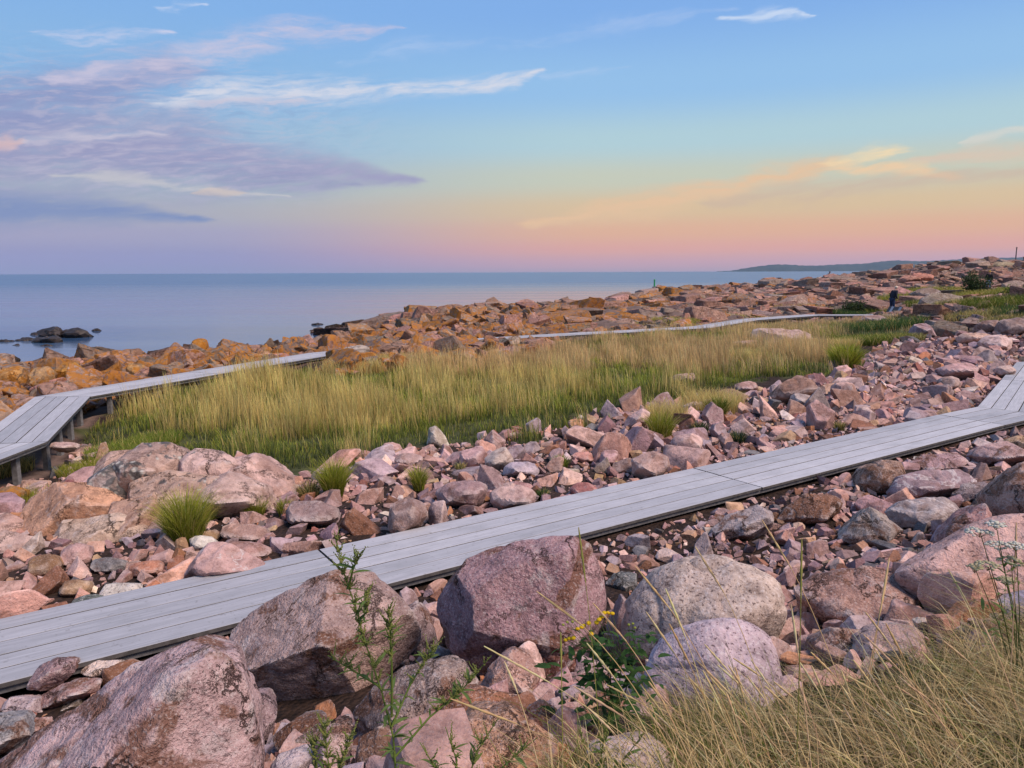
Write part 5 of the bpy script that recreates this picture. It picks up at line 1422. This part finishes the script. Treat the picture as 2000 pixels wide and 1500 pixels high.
weed((775, 1540), [[(775, 1540, 0), (768, 1440, 0), (745, 1350, .02), (715, 1260, .03), (692, 1180, .04), (672, 1120, .05), (652, 1035, .06)],
                   [(680, 1150, .04), (690, 1110, .02), (708, 1075, 0)], [(740, 1340, .02), (690, 1310, .05), (640, 1280, .08)], [(765, 1400, 0), (765, 1300, -.03), (762, 1230, -.05), (758, 1180, -.06)],
                   [(765, 1420, 0), (800, 1340, .05), (830, 1290, .07), (850, 1265, .08)], [(700, 1210, .04), (718, 1195, .0), (712, 1150, -.02)], [(770, 1480, 0), (840, 1400, .06), (900, 1350, .1), (960, 1280, .12)]],
     2.15, 'tall green weed with seed spikes rising in front of the pink boulders', 71, 36, 40, 'tall_weed')
weed((650, 1560), [[(650, 1560, 0), (640, 1480, 0), (632, 1400, 0)], [(655, 1560, 0), (665, 1490, .02), (690, 1430, .03)], [(640, 1560, 0), (618, 1500, .0), (612, 1440, 0)]], 2.1, 'short bushy weed with seed spikes at the bottom edge', 72, 30, 60)
weed((900, 1560), [[(900, 1560, 0), (890, 1480, 0), (870, 1420, 0)], [(905, 1560, 0), (930, 1470, .02), (975, 1400, .03)], [(890, 1560, 0), (850, 1500, .0), (820, 1450, 0)], [(920, 1560, 0), (990, 1490, .0), (1050, 1440, 0)]], 2.1, 'dark leafy weed in front of the orange stained rock', 73, 60, 20)
weed((1170, 1560), [[(1170, 1560, 0), (1175, 1470, 0), (1190, 1390, 0)], [(1175, 1560, 0), (1150, 1490, .02), (1130, 1420, .03)], [(1180, 1560, 0), (1220, 1480, .0), (1260, 1430, 0)]], 2.2, 'leafy weed among straw at the bottom centre', 74, 55, 20)

def flower_plants():
    # tansy: dark ferny leaves and flat yellow button heads
    rg = np.random.default_rng(81); d = 2.75
    a = P(1190, 1430, d); root = empty('tansy_plant', a); tag(root, 'leafy green plant with small yellow button flowers between the boulders', 'flower plant')
    D, Fi = ico(2)
    bm_y = bpy.data.meshes.new('flower'); T = np.ones((len(D), 4)); T[:, :3] = jit(rg, np.array((.72, .44, .015)), len(D), .1)
    set_mesh(bm_y, D * np.array((.010, .010, .006)), Fi, True, T); bm_y.materials.append(M['leaf'])
    bm_g = bpy.data.meshes.new('bud'); T = np.ones((len(D), 4)); T[:, :3] = jit(rg, np.array((.28, .32, .06)), len(D), .1)
    set_mesh(bm_g, D * np.array((.006, .006, .004)), Fi, True, T); bm_g.materials.append(M['leaf'])
    heads = [(1150, 1217, 1), (1140, 1222, 1), (1170, 1210, 1), (1175, 1205, 1), (1165, 1216, 1), (1128, 1228, 1), (1136, 1225, 1), (1105, 1250, 1), (1112, 1247, 1), (1120, 1246, 1), (1155, 1238, 1), (1180, 1197, 1), (1188, 1197, 1), (1196, 1198, 1), (1108, 1215, 0), (1118, 1214, 0), (1228, 1220, 0), (1236, 1218, 0), (1240, 1226, 0), (1100, 1220, 0)]
    tops = {}
    for hx, hy, f in heads:
        p = P(hx, hy, d + rg.uniform(-.02, .05)) - a
        o = bpy.data.objects.new('flower' if f else 'bud', bm_y if f else bm_g); COL.objects.link(o); o.parent = root; o.location = p; o.rotation_euler = (rg.normal() * .2 + .2, rg.normal() * .2, 0)
        key = round(hx / 45); c = P(1190 + (hx - 1150) * .55, 1285, d) - a
        V, F = tube([c, c.lerp(p, .6) + Vector((0, 0, .004)), p], [.0016, .0013, .0009], 4); tinted('stalk', V, F, (.10, .15, .04), root)
        tops.setdefault(key, c)
    for c in tops.values():
        V, F = tube([Vector((0, 0, H1(a.x, a.y) - a.z - .02)), Vector((rg.normal() * .02, 0, 0)), c * .5 + Vector((.01, 0, 0)), c], [.003, .003, .0026, .0018], 5); tinted('stem', V, F, (.09, .14, .04), root)
    lf = [leaf_mesh('leaf', .05, .022, (.045, .10, .025), .3, 5), leaf_mesh('leaf', .075, .03, (.035, .085, .022), .35, 6), leaf_mesh('leaf', .04, .02, (.06, .12, .03), .3, 7)]
    for k in range(340):
        u = rg.uniform(0, 1); px = 1190 + rg.normal() * 50 * (1 - .2 * u); py = 1235 + 190 * u
        p = P(px, py, d + rg.normal() * .05) - a
        an = rg.uniform(0, 6.28); o = bpy.data.objects.new('leaf', lf[rg.integers(3)]); COL.objects.link(o)
        stick(o, root, p, (math.cos(an), math.sin(an), rg.uniform(-.1, .9)), rg.uniform(-.6, .6), 'Y', rg.uniform(.6, 1.1))
    # yarrow: flat white heads at the right edge
    d = 2.75; a = P(1985, 1330, d); root = empty('yarrow_plant', a); tag(root, 'flowering plant with flat white flower heads at the right edge', 'flower plant')
    for hx, hy, w in [(1915, 1035, 54), (1946, 1020, 36), (1950, 1060, 48), (1985, 1062, 40), (1930, 1100, 44), (1975, 1090, 52), (1905, 1105, 30), (1965, 1130, 40)]:
        c = P(hx, hy, d + rg.normal() * .04) - a; rad = w / FPX * d / 2
        VV, FF, off = [], [], 0; D1, F1 = ico(1)
        for k in range(46):
            r_ = math.sqrt(rg.uniform(0, 1)) * rad; an = rg.uniform(0, 6.28)
            VV.append(D1 * np.array((.0075, .0075, .004)) + np.array((c.x + r_ * math.cos(an), c.y + r_ * math.sin(an), c.z + rg.normal() * .0018 - .25 * r_ * r_ / rad))); FF.append(F1 + off); off += len(D1)
        tinted('flower_head', np.vstack(VV), np.vstack(FF), (.72, .68, .58) if hy < 1080 else (.50, .46, .30), root, var=.08, seed=int(hx))
        foot = Vector((rg.normal() * .02 + .01, rg.normal() * .02, 0))
        V, F = tube([foot, foot.lerp(c, .5) + Vector((.012, 0, 0)), c - Vector((0, 0, .012))], [.0022, .002, .0015], 5); tinted('stem', V, F, (.12, .15, .05), root)
        for k in range(8):
            an = rg.uniform(0, 6.28); V, F = tube([c - Vector((0, 0, .03)), c + Vector((math.cos(an) * rad * .7, math.sin(an) * rad * .7, -.004))], [.0011, .0007], 4)
            tinted('stalk', V, F, (.13, .15, .05), root)
    for k in range(60):
        u = rg.uniform(0, 1); p = P(1960 + rg.normal() * 28, 1090 + 220 * u, d + rg.normal() * .04) - a; an = rg.uniform(0, 6.28)
        o = bpy.data.objects.new('leaf', LEAF_A[rg.integers(3)]); COL.objects.link(o); stick(o, root, p, (math.cos(an), math.sin(an), rg.uniform(.1, 1.0)), 0, 'Y', rg.uniform(.5, .9))
flower_plants()

# ------------------------------------------------------------------ shrubs by the ridge
def bush(px, py, wpx, hpx, d, label, n, col, seed):
    rg = np.random.default_rng(seed); c = P(px, py, d); k = d / FPX; W_, H_ = wpx * k / 2, hpx * k
    zg = H1(c.x, c.y); root = empty('bush', (c.x, c.y, zg)); tag(root, label, 'bush')
    top = max(c.z + H_ * .5 - zg, .6)
    tips = []
    for j in range(9):
        an = rg.uniform(0, 6.28); r = rg.uniform(.2, .8); e = Vector((math.cos(an) * W_ * r, math.sin(an) * W_ * r, top * rg.uniform(.55, .95)))
        V, F = tube([Vector((0, 0, -.1)), e * .45 + Vector((0, 0, .1)), e], [.03, .02, .008], 5); tinted('branch', V, F, (.10, .07, .05), root, seed=j); tips.append(e)
    P_ = []
    for j in range(n):
        e = tips[rg.integers(len(tips))]; q = np.array(e) * rg.uniform(.35, 1.05) + rg.normal(size=3) * np.array((.22, .22, .18)) * W_
        if q[2] > .03: P_.append(q)
    P_ = np.array(P_); m = len(P_)
    s = rg.uniform(.035, .07, m); V = np.zeros((m, 4, 3)); A = rg.normal(size=(m, 3)); A /= np.linalg.norm(A, axis=1)[:, None]; B = np.cross(A, rg.normal(size=(m, 3))); B /= np.linalg.norm(B, axis=1)[:, None]
    V[:, 0] = P_ - A * s[:, None] * 1.4; V[:, 1] = P_ + B * s[:, None] * .7; V[:, 2] = P_ + A * s[:, None] * 1.4; V[:, 3] = P_ - B * s[:, None] * .7
    T = np.ones((m, 4, 4)); T[:, :, :3] = jit(rg, np.array(col), m, .35)[:, None]
    mesh_obj('crown', V.reshape(-1, 3), np.arange(m * 4).reshape(m, 4), M['leaf'], root, False, T.reshape(-1, 4))
bush(1910, 562, 62, 52, 54, 'dark green leafy bush hiding the walker on the ridge', 2600, (.045, .07, .025), 91)
bush(1978, 590, 60, 34, 50, 'bright green low bush at the right edge', 1500, (.10, .14, .03), 92)
bush(1985, 612, 50, 30, 44, 'dark low bush under the bright green one', 1300, (.04, .055, .022), 93)
bush(1668, 604, 56, 26, 50, 'dark green low bush left of the standing man', 1600, (.04, .06, .02), 94)

# ------------------------------------------------------------------ people
def skin_mesh(name, verts, edges, radii, root=0, sub=2):
    me = bpy.data.meshes.new(name); me.from_pydata(verts, edges, []); me.update()
    o = bpy.data.objects.new(name + '_build', me); COL.objects.link(o)
    o.modifiers.new('skin', 'SKIN'); 
    if not me.skin_vertices: me.skin_vertices.new()
    for i, r in enumerate(radii):
        sv = me.skin_vertices[0].data[i]; sv.radius = (r, r) if not isinstance(r, tuple) else r; sv.use_root = (i == root)
    m = o.modifiers.new('sub', 'SUBSURF'); m.levels = sub; m.render_levels = sub
    dg = bpy.context.evaluated_depsgraph_get()
    out = bpy.data.meshes.new_from_object(o.evaluated_get(dg)); out.name = name
    bpy.data.objects.remove(o); bpy.data.meshes.remove(me)
    for p in out.polygons: p.use_smooth = True
    return out
def ball(c, r, level=3):
    D, F = ico(level); return D * np.array(r) + np.array(c), F
M['skin'] = plain('skin', (.46, .26, .20), .6); M['navy'] = plain('navy_jacket', (.012, .016, .03), .8); M['shirt'] = plain('grey_shirt', (.20, .20, .23), .9)
M['jeans'] = plain('dark_jeans', (.015, .03, .075), .85); M['shoe'] = plain('black_shoe', (.012, .012, .014), .6); M['white_hair'] = plain('pale_hair', (.55, .46, .38), .8)
M['black_cloth'] = plain('black_jacket', (.012, .012, .014), .85); M['pale_jeans'] = plain('pale_trousers', (.25, .30, .40), .85); M['blond'] = plain('yellow_hair', (.45, .27, .05), .8)
def person(loc, face, height, label, top, inner, legs, hair, lean=.06, look=.35, seated=False):
    """standing (or seated) figure facing azimuth face; local +Y is forward"""
    s = height / 1.78
    root = empty('person', loc, face); root.scale = (s, s, s); tag(root, label, 'person')
    if not seated:
        hip, kn, an = .92, .50, .09
        HL = [Vector((sx * .095, 0, hip)) for sx in (-1, 1)]; KN = [Vector((sx * .105, .03, kn)) for sx in (-1, 1)]; AN = [Vector((sx * .12, -.02 + .05 * sx, an)) for sx in (-1, 1)]
    else:
        hip = .12
        HL = [Vector((sx * .1, 0, hip)) for sx in (-1, 1)]; KN = [Vector((sx * .13, .42, .42)) for sx in (-1, 1)]; AN = [Vector((sx * .12, .70, .06)) for sx in (-1, 1)]
    pel = Vector((0, 0, hip + .04)); wst = Vector((0, .01 + lean * .3, hip + .22)); chs = Vector((0, lean * .9, hip + .42)); nek = Vector((0, lean * 1.8 + .02, hip + .60)); hd = nek + Vector((0, .03 + look * .05, .115))
    SH = [Vector((sx * .185, lean * 1.4, hip + .52)) for sx in (-1, 1)]; EL = [Vector((sx * .235, lean * .6 - .02, hip + .25)) for sx in (-1, 1)]; WR = [Vector((sx * .22, lean + .07, hip + .02)) for sx in (-1, 1)]; HN = [Vector((sx * .215, lean + .10, hip - .07)) for sx in (-1, 1)]
    v = [pel, wst, chs, nek, hd, hd + Vector((0, .02, .09))]; e = [(0, 1), (1, 2), (2, 3), (3, 4), (4, 5)]; r = [.12, .115, .13, .065, .09, .075]
    for i in (0, 1):
        b = len(v); v += [HL[i], KN[i], AN[i], AN[i] + Vector((0, .14, -.045))]; e += [(0, b), (b, b + 1), (b + 1, b + 2), (b + 2, b + 3)]; r += [.085, .06, .042, .035]
        b = len(v); v += [SH[i], EL[i], WR[i], HN[i]]; e += [(2, b), (b, b + 1), (b + 1, b + 2), (b + 2, b + 3)]; r += [.06, .045, .032, .028]
    body = new_obj('body', skin_mesh('body', v, e, r), M['skin'], root)
    # fingers, nose and ears grow out of the same body mesh
    bm = bmesh.new(); bm.from_mesh(body.data)
    def add(V, F):
        vs = [bm.verts.new(tuple(x)) for x in V]
        for f in F: bm.faces.new([vs[k] for k in f])
    for i, sx in ((0, -1), (1, 1)):
        for k in range(4):
            q = HN[i] + Vector((0, -.025 + .017 * k, -.02)); L = (.062, .072, .068, .052)[k]
            add(*tube([q, q + Vector((0, .008, -L * .55)), q + Vector((-sx * .010, .022, -L))], [.0095, .009, .006], 5))
        q = HN[i] + Vector((0, .03, .01)); add(*tube([q, q + Vector((-sx * .008, .025, -.025)), q + Vector((-sx * .012, .03, -.05))], [.011, .0095, .006], 5))
        add(*ball(hd + Vector((sx * .088, .0, .03)), (.014, .022, .03), 2))
    fw = Vector((0, math.cos(look), -math.sin(look)))
    add(*ball(hd + fw * .098 + Vector((0, 0, .03)), (.016, .02, .026), 2))
    bm.to_mesh(body.data); bm.free()
    # clothing
    tv, te, tr = [pel + Vector((0, 0, -.08)), wst, chs, nek + Vector((0, 0, -.05))], [(0, 1), (1, 2), (2, 3)], [(.165, .135), (.16, .13), (.175, .14), .085]
    for i in (0, 1):
        b = len(tv); tv += [SH[i], EL[i], WR[i] + Vector((0, 0, .02))]; te += [(2, b), (b, b + 1), (b + 1, b + 2)]; tr += [.082, .066, .052]
    new_obj('jacket', skin_mesh('jacket', tv, te, tr), M[top], root)
    if inner:
        V, F = ball(((wst + chs) / 2 + Vector((0.03, .075, -.08))), (.085, .085, .27)); mesh_obj('shirt', V, F, M[inner], root, True)
    lv, le, lr = [pel, *HL], [(0, 1), (0, 2)], [.135, .105, .105]
    for i in (0, 1):
        b = len(lv); lv += [KN[i], AN[i] + Vector((0, 0, .01))]; le += [(1 + i, b), (b, b + 1)]; lr += [.078, .062]
    new_obj('trousers', skin_mesh('trousers', lv, le, lr), M[legs], root)
    for i in (0, 1):
        V, F = ball(AN[i] + Vector((0, .06, -.045)), (.05, .14, .048)); mesh_obj('shoe', V, F, M['shoe'], root, True)
    V, F = ball(hd + Vector((0, -.012, .06)), (.098, .112, .088)); mesh_obj('hair', V, F, M[hair], root, True)
    for sx in (-1, 1):
        V, F = ball(hd + fw * .088 + Vector((sx * .032, 0, .045)), (.011, .008, .008), 2); mesh_obj('eye', V, F, M['shoe'], root, True)
    V, F = ball(hd + fw * .09 + Vector((0, 0, -.035)), (.026, .008, .006), 2); mesh_obj('mouth', V, F, plain('lips', (.30, .12, .10)), root, True)
    return root
_m = PZ(1741, 613, 0.0)
person((_m.x, _m.y, 0.0), R(-70), 1.80, 'man in navy jacket and jeans looking down on the boardwalk end', 'navy', 'shirt', 'jeans', 'white_hair', .10, .75)
_w = P(1933, 530, 62.0); _w.z = _w.z - 1.68
person(_w, R(150), 1.75, 'walker in black jacket and pale trousers behind the leafy bush', 'black_cloth', None, 'pale_jeans', 'blond', .05, .2)
_w = P(1617, 536.0, 94.0); _w.z = H1(_w.x, _w.y) + .1
person(_w, R(-90), 1.75, 'dark figure sitting on the ridge skyline against the sea', 'black_cloth', None, 'black_cloth', 'shoe', .10, .2, seated=True)

# ------------------------------------------------------------------ beacon and pole
M['green_paint'] = plain('green_paint', (.03, .28, .09), .5); M['pole'] = plain('dark_pole', (.10, .085, .09), .7)
def beacon():
    b = PZ(1278, 563, SEA_Z); root = empty('sea_beacon', (b.x, b.y, SEA_Z)); tag(root, 'slim green beacon post standing in the sea beyond the ridge', 'beacon')
    hgt = (P(1278, 545.5, b.y) - b).z
    V, F = tube([Vector((0, 0, -2)), Vector((0, 0, .35)), Vector((0, 0, .40))], [.55, .5, .22], 14); mesh_obj('base', V, F, M['pole'], root, True)
    V, F = tube([Vector((0, 0, .35)), Vector((0, 0, hgt * .82))], [.19, .17], 14); mesh_obj('post', V, F, M['green_paint'], root, True)
    V, F = tube([Vector((0, 0, hgt * .82)), Vector((0, 0, hgt * .84)), Vector((0, 0, hgt)), Vector((0, 0, hgt + .02))], [.05, .20, .18, .02], 14); mesh_obj('topmark', V, F, M['green_paint'], root, True)
beacon()
b = P(1983.5, 509, 92.0); zt = P(1983.5, 485, 92.0).z; zg = H1(b.x, b.y)
root = empty('pole', (b.x, b.y, zg)); tag(root, 'thin dark pole standing on the ridge at the right', 'pole')
V, F = tube([Vector((0, 0, -.3)), Vector((0, 0, zt - zg))], [.075, .06], 10); mesh_obj('shaft', V, F, M['pole'], root, True)
V, F = tube([Vector((0, 0, zt - zg)), Vector((0, 0, zt - zg + .12)), Vector((0, 0, zt - zg + .16))], [.085, .085, .02], 10); mesh_obj('cap', V, F, M['pole'], root, True)
